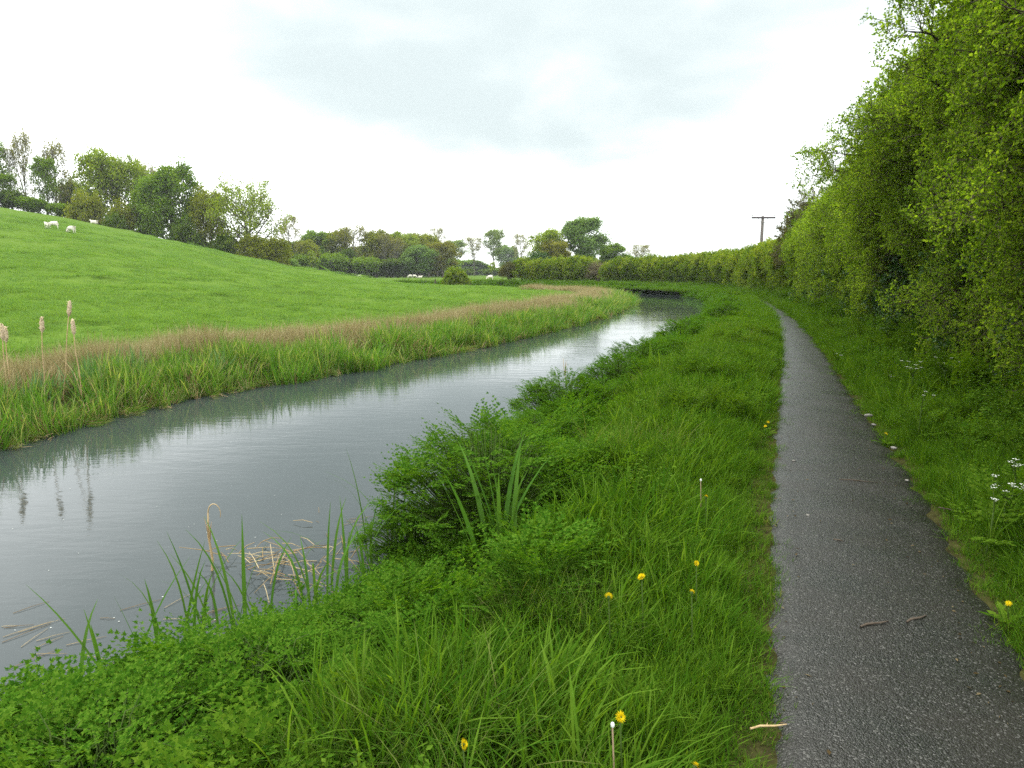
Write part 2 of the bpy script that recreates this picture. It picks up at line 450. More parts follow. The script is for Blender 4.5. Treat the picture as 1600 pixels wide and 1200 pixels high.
# ------------------------------------------------------------------ mesh helpers
class MB:
    def __init__(self):
        self.v, self.f3, self.f4, self.n = [], [], [], 0

    def add(self, V, tris=None, quads=None):
        V = np.asarray(V, float).reshape(-1, 3)
        if tris is not None and len(tris):
            self.f3.append(np.asarray(tris, int).reshape(-1, 3) + self.n)
        if quads is not None and len(quads):
            self.f4.append(np.asarray(quads, int).reshape(-1, 4) + self.n)
        self.v.append(V)
        self.n += len(V)

    def mesh(self, name, mat=None, smooth=True):
        V = np.vstack(self.v) if self.v else np.zeros((0, 3))
        f3 = np.vstack(self.f3) if self.f3 else np.zeros((0, 3), int)
        f4 = np.vstack(self.f4) if self.f4 else np.zeros((0, 4), int)
        me = bpy.data.meshes.new(name)
        me.vertices.add(len(V))
        me.vertices.foreach_set('co', V.astype(np.float32).ravel())
        loops = np.r_[f3.ravel(), f4.ravel()].astype(np.int32)
        me.loops.add(len(loops))
        me.loops.foreach_set('vertex_index', loops)
        me.polygons.add(len(f3) + len(f4))
        st = np.r_[np.arange(len(f3)) * 3, len(f3) * 3 + np.arange(len(f4)) * 4].astype(np.int32)
        me.polygons.foreach_set('loop_start', st)
        me.polygons.foreach_set('use_smooth', np.full(len(st), smooth))
        me.update(calc_edges=True)
        me.validate()
        if mat:
            me.materials.append(M[mat] if isinstance(mat, str) else mat)
        return me

    def arrays(self):
        return (np.vstack(self.v), np.vstack(self.f3) if self.f3 else np.zeros((0, 3), int), np.vstack(self.f4) if self.f4 else np.zeros((0, 4), int))

    def tube(self, pts, rad, sides=5, cap=True):
        P = np.asarray(pts, float)
        rad = np.broadcast_to(np.asarray(rad, float), (len(P),))
        T = np.gradient(P, axis=0)
        T /= np.linalg.norm(T, axis=1)[:, None] + 1e-9
        ref = np.array([0.31, 0.95, 0.05]) if abs(T[0][2]) > 0.8 else np.array([0, 0, 1.0])
        A = np.cross(T, ref); A /= np.linalg.norm(A, axis=1)[:, None] + 1e-9
        B = np.cross(T, A)
        a = np.linspace(0, 2 * math.pi, sides, endpoint=False)
        V = P[:, None, :] + rad[:, None, None] * (A[:, None, :] * np.cos(a)[None, :, None] + B[:, None, :] * np.sin(a)[None, :, None])
        n = len(P)
        i = np.arange(n - 1)[:, None] * sides
        j = np.arange(sides)[None, :]
        j2 = (j + 1) % sides
        Q = np.stack([i + j, i + j2, i + sides + j2, i + sides + j], -1).reshape(-1, 4)
        V = V.reshape(-1, 3)
        tr = None
        if cap:
            V = np.vstack([V, P[-1] + T[-1] * rad[-1] * 0.5])
            e = (n - 1) * sides
            tr = np.stack([e + j[0], e + j2[0], np.full(sides, n * sides)], -1)
        self.add(V, tr, Q)

    def leaves(self, base, d, up, L, Wd, fold=0.15):
        """Folded pointed leaves: base, two shoulders, tip (2 triangles each)."""
        base = np.asarray(base, float); n = len(base)
        d = d / (np.linalg.norm(d, axis=1)[:, None] + 1e-9)
        s = np.cross(d, up); s /= np.linalg.norm(s, axis=1)[:, None] + 1e-9
        u = np.cross(s, d)
        L = np.broadcast_to(L, (n,))[:, None]; Wd = np.broadcast_to(Wd, (n,))[:, None]
        mid = base + d * L * 0.45
        V = np.stack([base, mid + s * Wd / 2 + u * Wd * fold, base + d * L - u * L * 0.06, mid - s * Wd / 2 + u * Wd * fold], 1).reshape(-1, 3)
        k = np.arange(n)[:, None] * 4
        self.add(V, np.concatenate([k + [0, 2, 1], k + [0, 3, 2]], 0))

    def blades(self, base, az, h, w, lean, droop, seg=3):
        """Grass-like blades: tapering ribbons bending over."""
        n = len(base)
        base = np.asarray(base, float)
        dx = np.c_[np.cos(az), np.sin(az), np.zeros(n)]
        sd = np.c_[-np.sin(az), np.cos(az), np.zeros(n)]
        rows = []
        for i in range(seg + 1):
            t = i / seg
            c = base + dx * (lean * t + droop * t * t)[:, None] * h[:, None]
            c = c + np.array([0, 0, 1.0]) * (h * (t - 0.45 * np.minimum(droop, 1.2) * t ** 2.4))[:, None]
            ww = w * (1 - 0.25 * t) * (1 if i < seg else 0)
            if i < seg:
                rows += [c - sd * ww[:, None] / 2, c + sd * ww[:, None] / 2]
            else:
                rows += [c]
        m = len(rows)
        V = np.stack(rows, 1).reshape(-1, 3)
        k = np.arange(n)[:, None] * m
        Q = [k + [2 * i, 2 * i + 1, 2 * i + 3, 2 * i + 2] for i in range(seg - 1)]
        self.add(V, k + [2 * seg - 2, 2 * seg - 1, 2 * seg], np.concatenate(Q, 0) if Q else None)


def link(name, me, parent=None, loc=None, rot=None, scl=None, **props):
    o = bpy.data.objects.new(name, me)
    COL.objects.link(o)
    if parent is not None:
        o.parent = parent
    if loc is not None:
        o.location = loc
    if rot is not None:
        o.rotation_euler = rot
    if scl is not None:
        o.scale = scl
    for k, v in props.items():
        o[k] = v
    return o


def thing(name, label, cat, loc=(0, 0, 0), rz=0.0, scl=None, group=None, rot=None):
    o = link(name, None, None, loc, rot or (0, 0, rz), scl, label=label, category=cat)
    o.empty_display_size = 0.2
    if group:
        o['group'] = group
    return o


def copy_tree(root, label, loc, rz=0.0, scl=(1, 1, 1)):
    """A copy of a thing, its parts and their sub-parts; mesh data is shared."""
    def rec(o, par):
        c = o.copy()
        COL.objects.link(c)
        c.parent = par
        for ch in list(o.children):
            rec(ch, c)
        return c
    r = rec(root, None)
    r['label'] = label
    r.location = loc
    r.rotation_euler = (0, 0, rz)
    r.scale = scl
    return r


def scatter(name, protos, pos, rot, scl, idx=None, parent=None, **props):
    """One object that carries many copies of a few small meshes (geometry nodes)."""
    n = len(pos)
    me = bpy.data.meshes.new(name)
    me.vertices.add(n)
    me.vertices.foreach_set('co', np.asarray(pos, np.float32).ravel())
    for nm, ty, dat, key in (('rot', 'FLOAT_VECTOR', rot, 'vector'), ('scl', 'FLOAT_VECTOR', scl if np.ndim(scl) == 2 else np.repeat(np.asarray(scl)[:, None], 3, 1), 'vector'),
                             ('idx', 'INT', rng.integers(0, len(protos), n) if idx is None else idx, 'value')):
        a = me.attributes.new(nm, ty, 'POINT')
        a.data.foreach_set(key, np.asarray(dat, np.int32 if ty == 'INT' else np.float32).ravel())
    c = bpy.data.collections.new(name + '_kinds')
    for i, p in enumerate(protos):
        c.objects.link(bpy.data.objects.new('%s_kind_%02d' % (name, i), p))
    g = bpy.data.node_groups.new(name, 'GeometryNodeTree')
    g.is_modifier = True
    g.interface.new_socket('Geometry', in_out='INPUT', socket_type='NodeSocketGeometry')
    g.interface.new_socket('Geometry', in_out='OUTPUT', socket_type='NodeSocketGeometry')
    gi, go = g.nodes.new('NodeGroupInput'), g.nodes.new('NodeGroupOutput')
    ip = g.nodes.new('GeometryNodeInstanceOnPoints')
    ci = g.nodes.new('GeometryNodeCollectionInfo')
    ci.inputs['Collection'].default_value = c
    ci.inputs['Separate Children'].default_value = True
    ci.inputs['Reset Children'].default_value = True
    ip.inputs['Pick Instance'].default_value = True

    def attr(nm, ty):
        a = g.nodes.new('GeometryNodeInputNamedAttribute')
        a.data_type = ty
        a.inputs['Name'].default_value = nm
        return [s for s in a.outputs if s.enabled and s.name == 'Attribute'][0]
    er = g.nodes.new('FunctionNodeEulerToRotation')
    g.links.new(attr('rot', 'FLOAT_VECTOR'), er.inputs[0])
    g.links.new(gi.outputs[0], ip.inputs['Points'])
    g.links.new(ci.outputs[0], ip.inputs['Instance'])
    g.links.new(attr('idx', 'INT'), ip.inputs['Instance Index'])
    g.links.new(er.outputs[0], ip.inputs['Rotation'])
    g.links.new(attr('scl', 'FLOAT_VECTOR'), ip.inputs['Scale'])
    g.links.new(ip.outputs[0], go.inputs[0])
    o = link(name, me, parent, **props)
    o.modifiers.new('scatter', 'NODES').node_group = g
    return o


def up_to(d, spin):
    """Euler angles that turn +Z to direction d (N,3) with a spin about it."""
    d = np.asarray(d, float)
    d = d / (np.linalg.norm(d, axis=1)[:, None] + 1e-9)
    out = np.empty_like(d)
    for i in range(len(d)):
        q = Vector(d[i]).to_track_quat('Z', 'Y')
        e = (q.to_matrix() @ Matrix.Rotation(spin[i], 3, 'Z')).to_euler()
        out[i] = e
    return out


def inview(P, margin=12.0, rmin=0.7):
    az = np.degrees(np.arctan2(P[:, 0], P[:, 1]))
    return (np.abs(az) < 36 + margin) & (np.hypot(P[:, 0], P[:, 1]) > rmin)


# ------------------------------------------------------------------ ground: one sheet out to the horizon
def build_ground():
    rr = [0.25]
    while rr[-1] < 40:
        rr.append(rr[-1] * 1.0135 + 0.004)
    while rr[-1] < 680:
        rr.append(rr[-1] * 1.03)
    rr = np.array(rr)
    th = np.radians(np.r_[np.arange(-50, 50.01, 0.32), np.arange(53, 307.1, 3.0)])
    nr, na = len(rr), len(th)
    P = np.stack([rr[:, None] * np.sin(th)[None, :], rr[:, None] * np.cos(th)[None, :]], -1).reshape(-1, 2)
    z = height(P)
    V = np.c_[P, z]
    i = np.arange(nr - 1)[:, None] * na
    j = np.arange(na)[None, :]
    j2 = (j + 1) % na
    Q = np.stack([i + j, i + na + j, i + na + j2, i + j2], -1).reshape(-1, 4)
    mb = MB()
    mb.add(np.vstack([V, [[0, 0, V[:na, 2].mean()]]]), np.stack([np.full(na, nr * na), j[0], j2[0]], -1), Q)
    me = mb.mesh('ground')
    df = -sdist(P, FB)[0]
    dn = sdist(P, NB)[0]
    dp = np.minimum(np.abs(sdist(P, PL)[0]), np.abs(sdist(P, PR)[0]))
    a = me.attributes.new('meadow', 'FLOAT', 'POINT')
    a.data.foreach_set('value', np.r_[np.where(df > 0, sstep(2.0, 3.2, df), sstep(9, 14, dn) * 0.9), 0].astype(np.float32))
    a = me.attributes.new('soil', 'FLOAT', 'POINT')
    a.data.foreach_set('value', np.r_[(1 - sstep(0.05, 0.45, dp)) * (dn > 0), 0].astype(np.float32))
    m, t = new_mat('ground')
    g = nd(t, 'ShaderNodeNewGeometry')
    am = nd(t, 'ShaderNodeAttribute', attribute_name='meadow')
    asl = nd(t, 'ShaderNodeAttribute', attribute_name='soil')
    na1 = nd(t, 'ShaderNodeTexNoise', i_Scale=0.9, i_Detail=4.0, i_Roughness=0.62)
    na2 = nd(t, 'ShaderNodeTexNoise', i_Scale=9.0, i_Detail=3.0, i_Roughness=0.7)
    na3 = nd(t, 'ShaderNodeTexNoise', i_Scale=0.07, i_Detail=2.0)
    for x in (na1, na2, na3):
        t.links.new(g.outputs['Position'], x.inputs['Vector'])
    grass = mixc(t, ramp(t, na1.outputs[0], [(0.32, 0.0), (0.68, 1.0)]), (0.058, 0.112, 0.015), (0.094, 0.152, 0.026))
    grass = mixc(t, ramp(t, na3.outputs[0], [(0.35, 0.0), (0.65, 0.6)]), grass, (0.092, 0.145, 0.026))
    grass = mixc(t, ramp(t, na2.outputs[0], [(0.25, 0.45), (0.55, 0.0)]), grass, (0.036, 0.080, 0.009))
    rough_ = mixc(t, ramp(t, na2.outputs[0], [(0.35, 0.0), (0.7, 1.0)]), (0.020, 0.032, 0.007), (0.045, 0.045, 0.016))
    soil = mixc(t, ramp(t, na2.outputs[0], [(0.3, 0.0), (0.7, 1.0)]), (0.022, 0.019, 0.010), (0.050, 0.050, 0.016))
    c = mixc(t, asl.outputs['Fac'], rough_, soil)
    c = mixc(t, am.outputs['Fac'], c, grass)
    p = nd(t, 'ShaderNodeBsdfPrincipled', i_Roughness=0.9)
    p.inputs['Specular IOR Level'].default_value = 0.0
    t.links.new(c, p.inputs['Base Color'])
    b = nd(t, 'ShaderNodeBump', i_Strength=0.7, i_Distance=0.06)
    t.links.new(math_node(t, 'ADD', na2.outputs[0], na1.outputs[0]), b.inputs['Height'])
    t.links.new(b.outputs[0], p.inputs['Normal'])
    o = nd(t, 'ShaderNodeOutputMaterial')
    t.links.new(p.outputs[0], o.inputs[0])
    me.materials.append(m)
    link('ground', me, kind='structure', label='green sheep field, canal banks and verges')


build_ground()


# ------------------------------------------------------------------ the towpath
def build_path():
    n = 420
    s = np.linspace(0, 1, n) ** 1.0
    def rs(C):
        d = np.r_[0, np.cumsum(np.linalg.norm(np.diff(C, axis=0), axis=1))]
        return np.c_[np.interp(s * d[-1], d, C[:, 0]), np.interp(s * d[-1], d, C[:, 1])]
    # pair edge points by nearest
    L = PL[::1]
    dR = ((L[:, None, :] - PR[None, :, :]) ** 2).sum(2).argmin(1)
    dR = np.maximum.accumulate(dR)
    A, B = L, PR[dR]
    B = np.array([np.interp(np.arange(len(B)), np.arange(len(B)), B[:, k]) for k in (0, 1)]).T
    for _ in range(3):
        B[1:-1] = (B[:-2] + 2 * B[1:-1] + B[2:]) / 4
    # denser rows near the camera
    idx = []
    x = 0.0
    while x < len(A) - 1:
        idx.append(x)
        d = np.hypot(*A[int(x)])
        x += np.clip(d * 0.03, 0.12, 2.0)
    idx = np.array(idx)
    A = np.c_[np.interp(idx, np.arange(len(A)), A[:, 0]), np.interp(idx, np.arange(len(A)), A[:, 1])]
    B = np.c_[np.interp(idx, np.arange(len(B)), B[:, 0]), np.interp(idx, np.arange(len(B)), B[:, 1])]
    A += (B - A) * (wave(A, 0.9, 21)[:, None] * 0.025 + wave(A, 0.23, 22)[:, None] * 0.018 - 0.02)
    B -= (B - A) * (wave(B, 0.8, 23)[:, None] * 0.03 + wave(B, 0.21, 24)[:, None] * 0.02 - 0.02)
    m = 15
    t = np.linspace(0, 1, m)
    P = A[:, None, :] * (1 - t)[None, :, None] + B[:, None, :] * t[None, :, None]
    z = 0.010 + 0.022 * (1 - (2 * t - 1) ** 2)[None, :] + wave(P.reshape(-1, 2), 0.9, 25).reshape(len(A), m) * 0.004
    z[:, 0] = z[:, -1] = -0.02
    V = np.concatenate([P, z[..., None]], -1).reshape(-1, 3)
    i = np.arange(len(A) - 1)[:, None] * m
    j = np.arange(m - 1)[None, :]
    Q = np.stack([i + j, i + j + 1, i + m + j + 1, i + m + j], -1).reshape(-1, 4)
    mb = MB(); mb.add(V, None, Q)
    me = mb.mesh('path')
    mt, t = new_mat('wet_tarmac')
    g = nd(t, 'ShaderNodeNewGeometry')
    vo = nd(t, 'ShaderNodeTexVoronoi', i_Scale=150.0)
    vo2 = nd(t, 'ShaderNodeTexVoronoi', i_Scale=70.0)
    no = nd(t, 'ShaderNodeTexNoise', i_Scale=2.3, i_Detail=6.0, i_Roughness=0.6)
    no2 = nd(t, 'ShaderNodeTexNoise', i_Scale=55.0, i_Detail=4.0, i_Roughness=0.7)
    for x in (vo, vo2, no, no2):
        t.links.new(g.outputs['Position'], x.inputs['Vector'])
    bw = nd(t, 'ShaderNodeSeparateColor')
    t.links.new(vo.outputs['Color'], bw.inputs[0])
    c = mixc(t, bw.outputs[0], (0.0050, 0.0054, 0.0043), (0.0215, 0.0232, 0.019))
    c = mixc(t, ramp(t, no.outputs[0], [(0.35, 0.0), (0.7, 0.55)]), c, (0.016, 0.013, 0.0095))
    c = mixc(t, ramp(t, bw.outputs[1], [(0.93, 0.0), (0.96, 0.8)]), c, (0.085, 0.083, 0.075))
    c = mixc(t, ramp(t, no2.outputs[0], [(0.30, 0.8), (0.42, 0.0)]), c, (0.018, 0.017, 0.015))
    p = nd(t, 'ShaderNodeBsdfPrincipled')
    p.inputs['Specular IOR Level'].default_value = 0.2
    t.links.new(c, p.inputs['Base Color'])
    t.links.new(ramp(t, no.outputs[0], [(0.3, 0.20), (0.7, 0.42)]), p.inputs['Roughness'])
    hgt = math_node(t, 'ADD', math_node(t, 'MULTIPLY', vo.outputs['Distance'], -0.8), math_node(t, 'ADD', math_node(t, 'MULTIPLY', vo2.outputs['Distance'], -0.5), math_node(t, 'MULTIPLY', no2.outputs[0], 1.2)))
    b = nd(t, 'ShaderNodeBump', i_Strength=0.5, i_Distance=0.006)
    t.links.new(hgt, b.inputs['Height'])
    t.links.new(b.outputs[0], p.inputs['Normal'])
    o = nd(t, 'ShaderNodeOutputMaterial')
    t.links.new(p.outputs[0], o.inputs[0])
    me.materials.append(mt)
    link('path', me, kind='structure', label='narrow wet dark tarmac towpath bending away beside the hedge')


build_path()


# ------------------------------------------------------------------ canal water
def build_water():
    # strip between the two bank lines, run a little into each bank
    def res(C, n):
        d = np.r_[0, np.cumsum(np.linalg.norm(np.diff(C, axis=0), axis=1))]
        s = np.linspace(0, d[-1], n)
        return np.c_[np.interp(s, d, C[:, 0]), np.interp(s, d, C[:, 1])]
    n = 300
    A, B = res(FB, n), res(NB, n)
    A = A + (A - B) / np.linalg.norm(A - B, axis=1)[:, None] * 0.5
    B = B + (B - A) / np.linalg.norm(A - B, axis=1)[:, None] * 0.6
    m = 9
    t = np.linspace(0, 1, m)
    P = A[:, None, :] * (1 - t)[None, :, None] + B[:, None, :] * t[None, :, None]
    V = np.concatenate([P, np.full((n, m, 1), WATER)], -1).reshape(-1, 3)
    i = np.arange(n - 1)[:, None] * m
    j = np.arange(m - 1)[None, :]
    Q = np.stack([i + j, i + j + 1, i + m + j + 1, i + m + j], -1).reshape(-1, 4)
    mb = MB(); mb.add(V, None, Q)
    me = mb.mesh('water')
    mt, t = new_mat('canal_water')
    g = nd(t, 'ShaderNodeNewGeometry')
    mp1 = nd(t, 'ShaderNodeMapping')
    mp1.inputs['Rotation'].default_value = (0, 0, R(-8))
    mp1.inputs['Scale'].default_value = (0.55, 1.6, 1)
    t.links.new(g.outputs['Position'], mp1.inputs[0])
    w1 = nd(t, 'ShaderNodeTexNoise', i_Scale=3.2, i_Detail=5.0, i_Roughness=0.55, i_Distortion=0.3)
    w2 = nd(t, 'ShaderNodeTexNoise', i_Scale=0.45, i_Detail=2.0)
    w3 = nd(t, 'ShaderNodeTexNoise', i_Scale=11.0, i_Detail=2.0)
    for x in (w1, w3):
        t.links.new(mp1.outputs[0], x.inputs['Vector'])
    t.links.new(g.outputs['Position'], w2.inputs['Vector'])
    patch = ramp(t, w2.outputs[0], [(0.35, 0.35), (0.65, 1.0)])
    h = math_node(t, 'MULTIPLY', math_node(t, 'ADD', w1.outputs[0], math_node(t, 'MULTIPLY', w3.outputs[0], 0.25)), patch)
    b = nd(t, 'ShaderNodeBump', i_Strength=0.13, i_Distance=0.03)
    t.links.new(h, b.inputs['Height'])
    p = nd(t, 'ShaderNodeBsdfPrincipled', i_Roughness=0.03, i_IOR=1.333)
    p.inputs['Base Color'].default_value = (0.030, 0.038, 0.038, 1)
    p.inputs['Specular IOR Level'].default_value = 0.5
    t.links.new(b.outputs[0], p.inputs['Normal'])
    o = nd(t, 'ShaderNodeOutputMaterial')
    t.links.new(p.outputs[0], o.inputs[0])
    me.materials.append(mt)
    link('water', me, kind='structure', label='still grey canal water reflecting the overcast sky')


build_water()


# ------------------------------------------------------------------ small plant shapes to scatter
def tuft(name, mat, n, h, w, spread, lean, droop, seg=3, seed=0):
    r = np.random.default_rng(seed)
    a = r.uniform(0, 6.283, n)
    rad = spread * np.sqrt(r.uniform(0, 1, n))
    ba = r.uniform(0, 6.283, n)
    base = np.c_[rad * np.cos(ba), rad * np.sin(ba), np.full(n, -0.02)]
    mb = MB()
    mb.blades(base, np.where(r.random(n) < 0.6, ba + r.normal(0, .6, n), a), r.uniform(*h, n), r.uniform(*w, n), r.uniform(*lean, n), r.uniform(*droop, n), seg)
    return mb.mesh(name, mat)


def spray(name, mat, seed, L=0.42, nside=7, per=6, leaf=(0.028, 0.042), wfac=0.75, stem='twig_bark'):
    """A leafy twig pointing up +Z."""
    r = np.random.default_rng(seed)
    mb = MB()
    tw = MB()
    ax = np.array([[0, 0, 0], [0.02, 0.01, L * .4], [r.normal(0, .03), r.normal(0, .03), L * .75], [r.normal(0, .05), r.normal(0, .05), L]])
    tw.tube(ax, [.005, .004, .003, .0015], 3, False)
    pts, dirs = [], []
    for k in range(nside):
        t = 0.2 + 0.8 * k / nside
        p0 = np.array([np.interp(t, [0, .4, .75, 1], ax[:, i]) for i in range(3)])
        a = k * 2.4 + r.normal(0, .3)
        d = np.array([math.cos(a), math.sin(a), r.uniform(0.1, 0.9)])
        d /= np.linalg.norm(d)
        l = L * r.uniform(0.3, 0.5) * (1.15 - 0.5 * t)
        tw.tube([p0, p0 + d * l * .5, p0 + d * l + [0, 0, -.01]], [.003, .002, .001], 3, False)
        for q in range(per):
            u = (q + r.random()) / per
            pts.append(p0 + d * l * u + r.normal(0, .006, 3))
            e = d * 0.5 + r.normal(0, .55, 3) + [0, 0, .25]
            dirs.append(e)
    for q in range(per * 2):
        pts.append(ax[2] + (ax[3] - ax[2]) * q / (per * 2) + r.normal(0, .012, 3))
        dirs.append(np.array([0, 0, .5]) + r.normal(0, .6, 3))
    pts, dirs = np.array(pts), np.array(dirs)
    n = len(pts)
    up = np.array([0, 0, 1.0]) + r.normal(0, .6, (n, 3))
    Ls = r.uniform(*leaf, n)
    mb.leaves(pts, dirs, up, Ls, Ls * wfac)
    V, f3, f4 = tw.arrays()
    me_l = mb
    nl = sum(len(x) for x in mb.f3)
    me_l.add(V, f3, f4)
    me = me_l.mesh(name, mat, False)
    me.materials.append(M[stem])
    mi = np.zeros(len(me.polygons), np.int32)
    # twig faces are the quads
    tot = np.empty(len(me.polygons), np.int32)
    me.polygons.foreach_get('loop_total', tot)
    mi[tot == 4] = 1
    me.polygons.foreach_set('material_index', mi)
    return me


def pinnate(r, L=0.30, pairs=5, leaflet=0.035):
    """A twice-divided, parsley-like leaf lying along +Y, arching: verts, tris."""
    V, T = [], []
    def lobe(p, d, l, n_up):
        d = d / np.linalg.norm(d)
        s = np.cross(d, n_up); s /= np.linalg.norm(s) + 1e-9
        k = len(V)
        V.extend([p, p + d * l * .35 + s * l * .42, p + d * l * .5 + s * l * .16, p + d * l, p + d * l * .5 - s * l * .16, p + d * l * .35 - s * l * .42])
        T.extend([(k, k + 2, k + 1), (k, k + 3, k + 2), (k, k + 4, k + 3), (k, k + 5, k + 4)])
    up = np.array([0, 0, 1.0])
    for i in range(pairs + 1):
        t = i / pairs
        p = np.array([0, L * (0.25 + .75 * t), 0.10 * L * math.sin(t * 2.2)])
        pl = L * 0.42 * (1 - 0.7 * t)
        for sgn in ((-1, 1) if i < pairs else (0,)):
            d = np.array([sgn * 1.0, 0.55 if sgn else 1.0, r.normal(0, .12) + .1])
            d /= np.linalg.norm(d)
            nsub = max(1, int(round(3.6 * (1 - t) + .7)))
            for j in range(nsub):
                u = (j + 1) / nsub
                q = p + d * pl * u * 0.8 + [0, 0, -0.05 * pl * u * u]
                ll = leaflet * r.uniform(.8, 1.25) * (1.1 - .35 * t)
                nu = up + r.normal(0, .25, 3)
                lobe(q, d + r.normal(0, .1, 3), ll * 1.15, nu)
                if j < nsub:
                    pd = np.cross(up, d)
                    lobe(q - d * .01, d * .5 + pd, ll * .9, nu)
                    lobe(q - d * .01, d * .5 - pd, ll * .9, nu)
    return np.array(V), np.array(T)


_pin = [pinnate(np.random.default_rng(50 + i), 1.0, 6, .082) for i in range(14)]


def pin(r, L):
    V, T = _pin[r.integers(len(_pin))]
    return V * L, T


def pinnate_mesh(name, mat, seed, nleaf=9, L=(0.2, 0.3), spread=0.1, hmin=.1, hmax=.25, leaflet=.03):
    """A rosette of parsley-like leaves on stalks."""
    r = np.random.default_rng(seed)
    mb = MB(); st = MB()
    for k in range(nleaf):
        a = r.uniform(0, 6.283)
        V, T = pin(r, r.uniform(*L))
        h = r.uniform(hmin, hmax); o = r.uniform(0, spread)
        tilt = r.uniform(-0.1, 0.75)
        Mx = Matrix.Rotation(a, 3, 'Z') @ Matrix.Rotation(tilt, 3, 'X')
        base = np.array([-math.sin(a) * o, math.cos(a) * o, h])
        V = V @ np.array(Mx).T + base
        mb.add(V, T)
        st.tube([[0, 0, 0], base * [.6, .6, .6], V[0]], [.004, .003, .0025], 3, False)
    V, f3, f4 = st.arrays()
    mb.add(V, f3, f4)
    me = mb.mesh(name, mat, False)
    return me


def broad_mesh(name, mat, seed, n=14, h=(.1, .45), leaf=(.05, .09), wf=.6, stems=4):
    """Nettle-like stems with opposite pointed leaves."""
    r = np.random.default_rng(seed)
    mb = MB(); st = MB()
    for s in range(stems):
        a = r.uniform(0, 6.28); hh = r.uniform(*h)
        tip = np.array([math.cos(a) * .12 * r.random(), math.sin(a) * .12 * r.random(), hh])
        b = np.array([r.normal(0, .04), r.normal(0, .04), 0])
        st.tube([b, (b + tip) / 2, tip], [.004, .003, .0015], 3, False)
        k = np.arange(n)
        t = .15 + .85 * k / n
        P = b + (tip - b) * t[:, None]
        aa = (k // 2) * 1.57 + (k % 2) * 3.14 + a
        D = np.c_[np.cos(aa), np.sin(aa), r.uniform(-.35, .35, n)]
        L = r.uniform(*leaf, n) * (1.15 - .55 * t)
        mb.leaves(P, D, np.array([0, 0, 1.0]) + r.normal(0, .2, (n, 3)), L, L * wf, .12)
    V, f3, f4 = st.arrays()
    mb.add(V, f3, f4)
    return mb.mesh(name, mat, False)


GRASS = [tuft('grass_tuft', 'verge_grass', 50, (.13, .33), (.004, .008), .12, (.03, .3), (.05, .55), 3, 100 + i) for i in range(6)]
LUSH = [tuft('lush_tuft', 'verge_grass', 42, (.16, .40), (.0045, .011), .12, (.03, .28), (.1, .75), 4, 120 + i) for i in range(5)]
PALE = [tuft('hair_grass_tuft', 'pale_grass', 54, (.20, .42), (.002, .0045), .10, (.1, .5), (.2, .9), 4, 140 + i) for i in range(5)]
SHORT = [tuft('short_tuft', 'verge_grass', 16, (.05, .13), (.003, .006), .06, (.1, .6), (.1, .7), 2, 160 + i) for i in range(4)]
MOSS = [tuft('moss_tuft', 'moss', 18, (.015, .05), (.004, .008), .06, (.2, 1.0), (.1, .5), 2, 170 + i) for i in range(3)]
MEADOW = [tuft('meadow_tuft', 'field_grass', 20, (.07, .16), (.008, .014), .16, (.1, .6), (.2, .8), 2, 180 + i) for i in range(5)]
REED = [tuft('reed_tuft', 'reed', 15, (.55, 1.08), (.009, .017), .13, (.0, .22), (.0, .26), 4, 200 + i) for i in range(7)]
MACE = [tuft('reedmace_tuft', 'reedmace', 9, (.75, 1.25), (.012, .02), .09, (.0, .14), (.0, .16), 4, 220 + i) for i in range(5)]
DEADR = [tuft('dead_reed_tuft', 'dead_reed', 6, (.3, .95), (.010, .020), .07, (.0, .25), (.0, .5), 3, 240 + i) for i in range(5)]
BROWN = [tuft('brown_tuft', 'brown_grass', 34, (.35, .80), (.004, .009), .14, (.0, .3), (.05, .4), 3, 260 + i) for i in range(5)]
WEED = [pinnate_mesh('parsley_rosette', 'weed', 300 + i, 9, (.14, .24), .10, .08, .26, .026) for i in range(4)]
NETTLE = [broad_mesh('nettle_stems', 'nettle', 320 + i, 16, (.25, .6), (.05, .085), .55, 5) for i in range(4)]
HAW = [spray('hawthorn_spray', 'hawthorn', 400 + i) for i in range(6)]
HAWF = [spray('hedge_spray', 'hedge_far', 420 + i, .5, 7, 5, (.05, .08), .8) for i in range(4)]
ELD = [spray('shrub_spray', 'elder', 440 + i, .5, 6, 5, (.06, .10), .55) for i in range(3)]
IVY = [spray('ivy_spray', 'ivy', 460 + i, .4, 6, 5, (.04, .06), .9) for i in range(3)]


_ar = {}


def arrays_of(me):
    """Vertices, faces, sizes and material slots of a small mesh."""
    if me.name not in _ar:
        co = np.empty(len(me.vertices) * 3, np.float32); me.vertices.foreach_get('co', co)
        lv = np.empty(len(me.loops), np.int32); me.loops.foreach_get('vertex_index', lv)
        tot = np.empty(len(me.polygons), np.int32); me.polygons.foreach_get('loop_total', tot)
        st = np.empty(len(me.polygons), np.int32); me.polygons.foreach_get('loop_start', st)
        mi = np.empty(len(me.polygons), np.int32); me.polygons.foreach_get('material_index', mi)
        t3, t4 = tot == 3, tot == 4
        _ar[me.name] = (co.reshape(-1, 3), lv[st[t3][:, None] + np.arange(3)], lv[st[t4][:, None] + np.arange(4)], mi[t3], mi[t4], list(me.materials))
    return _ar[me.name]


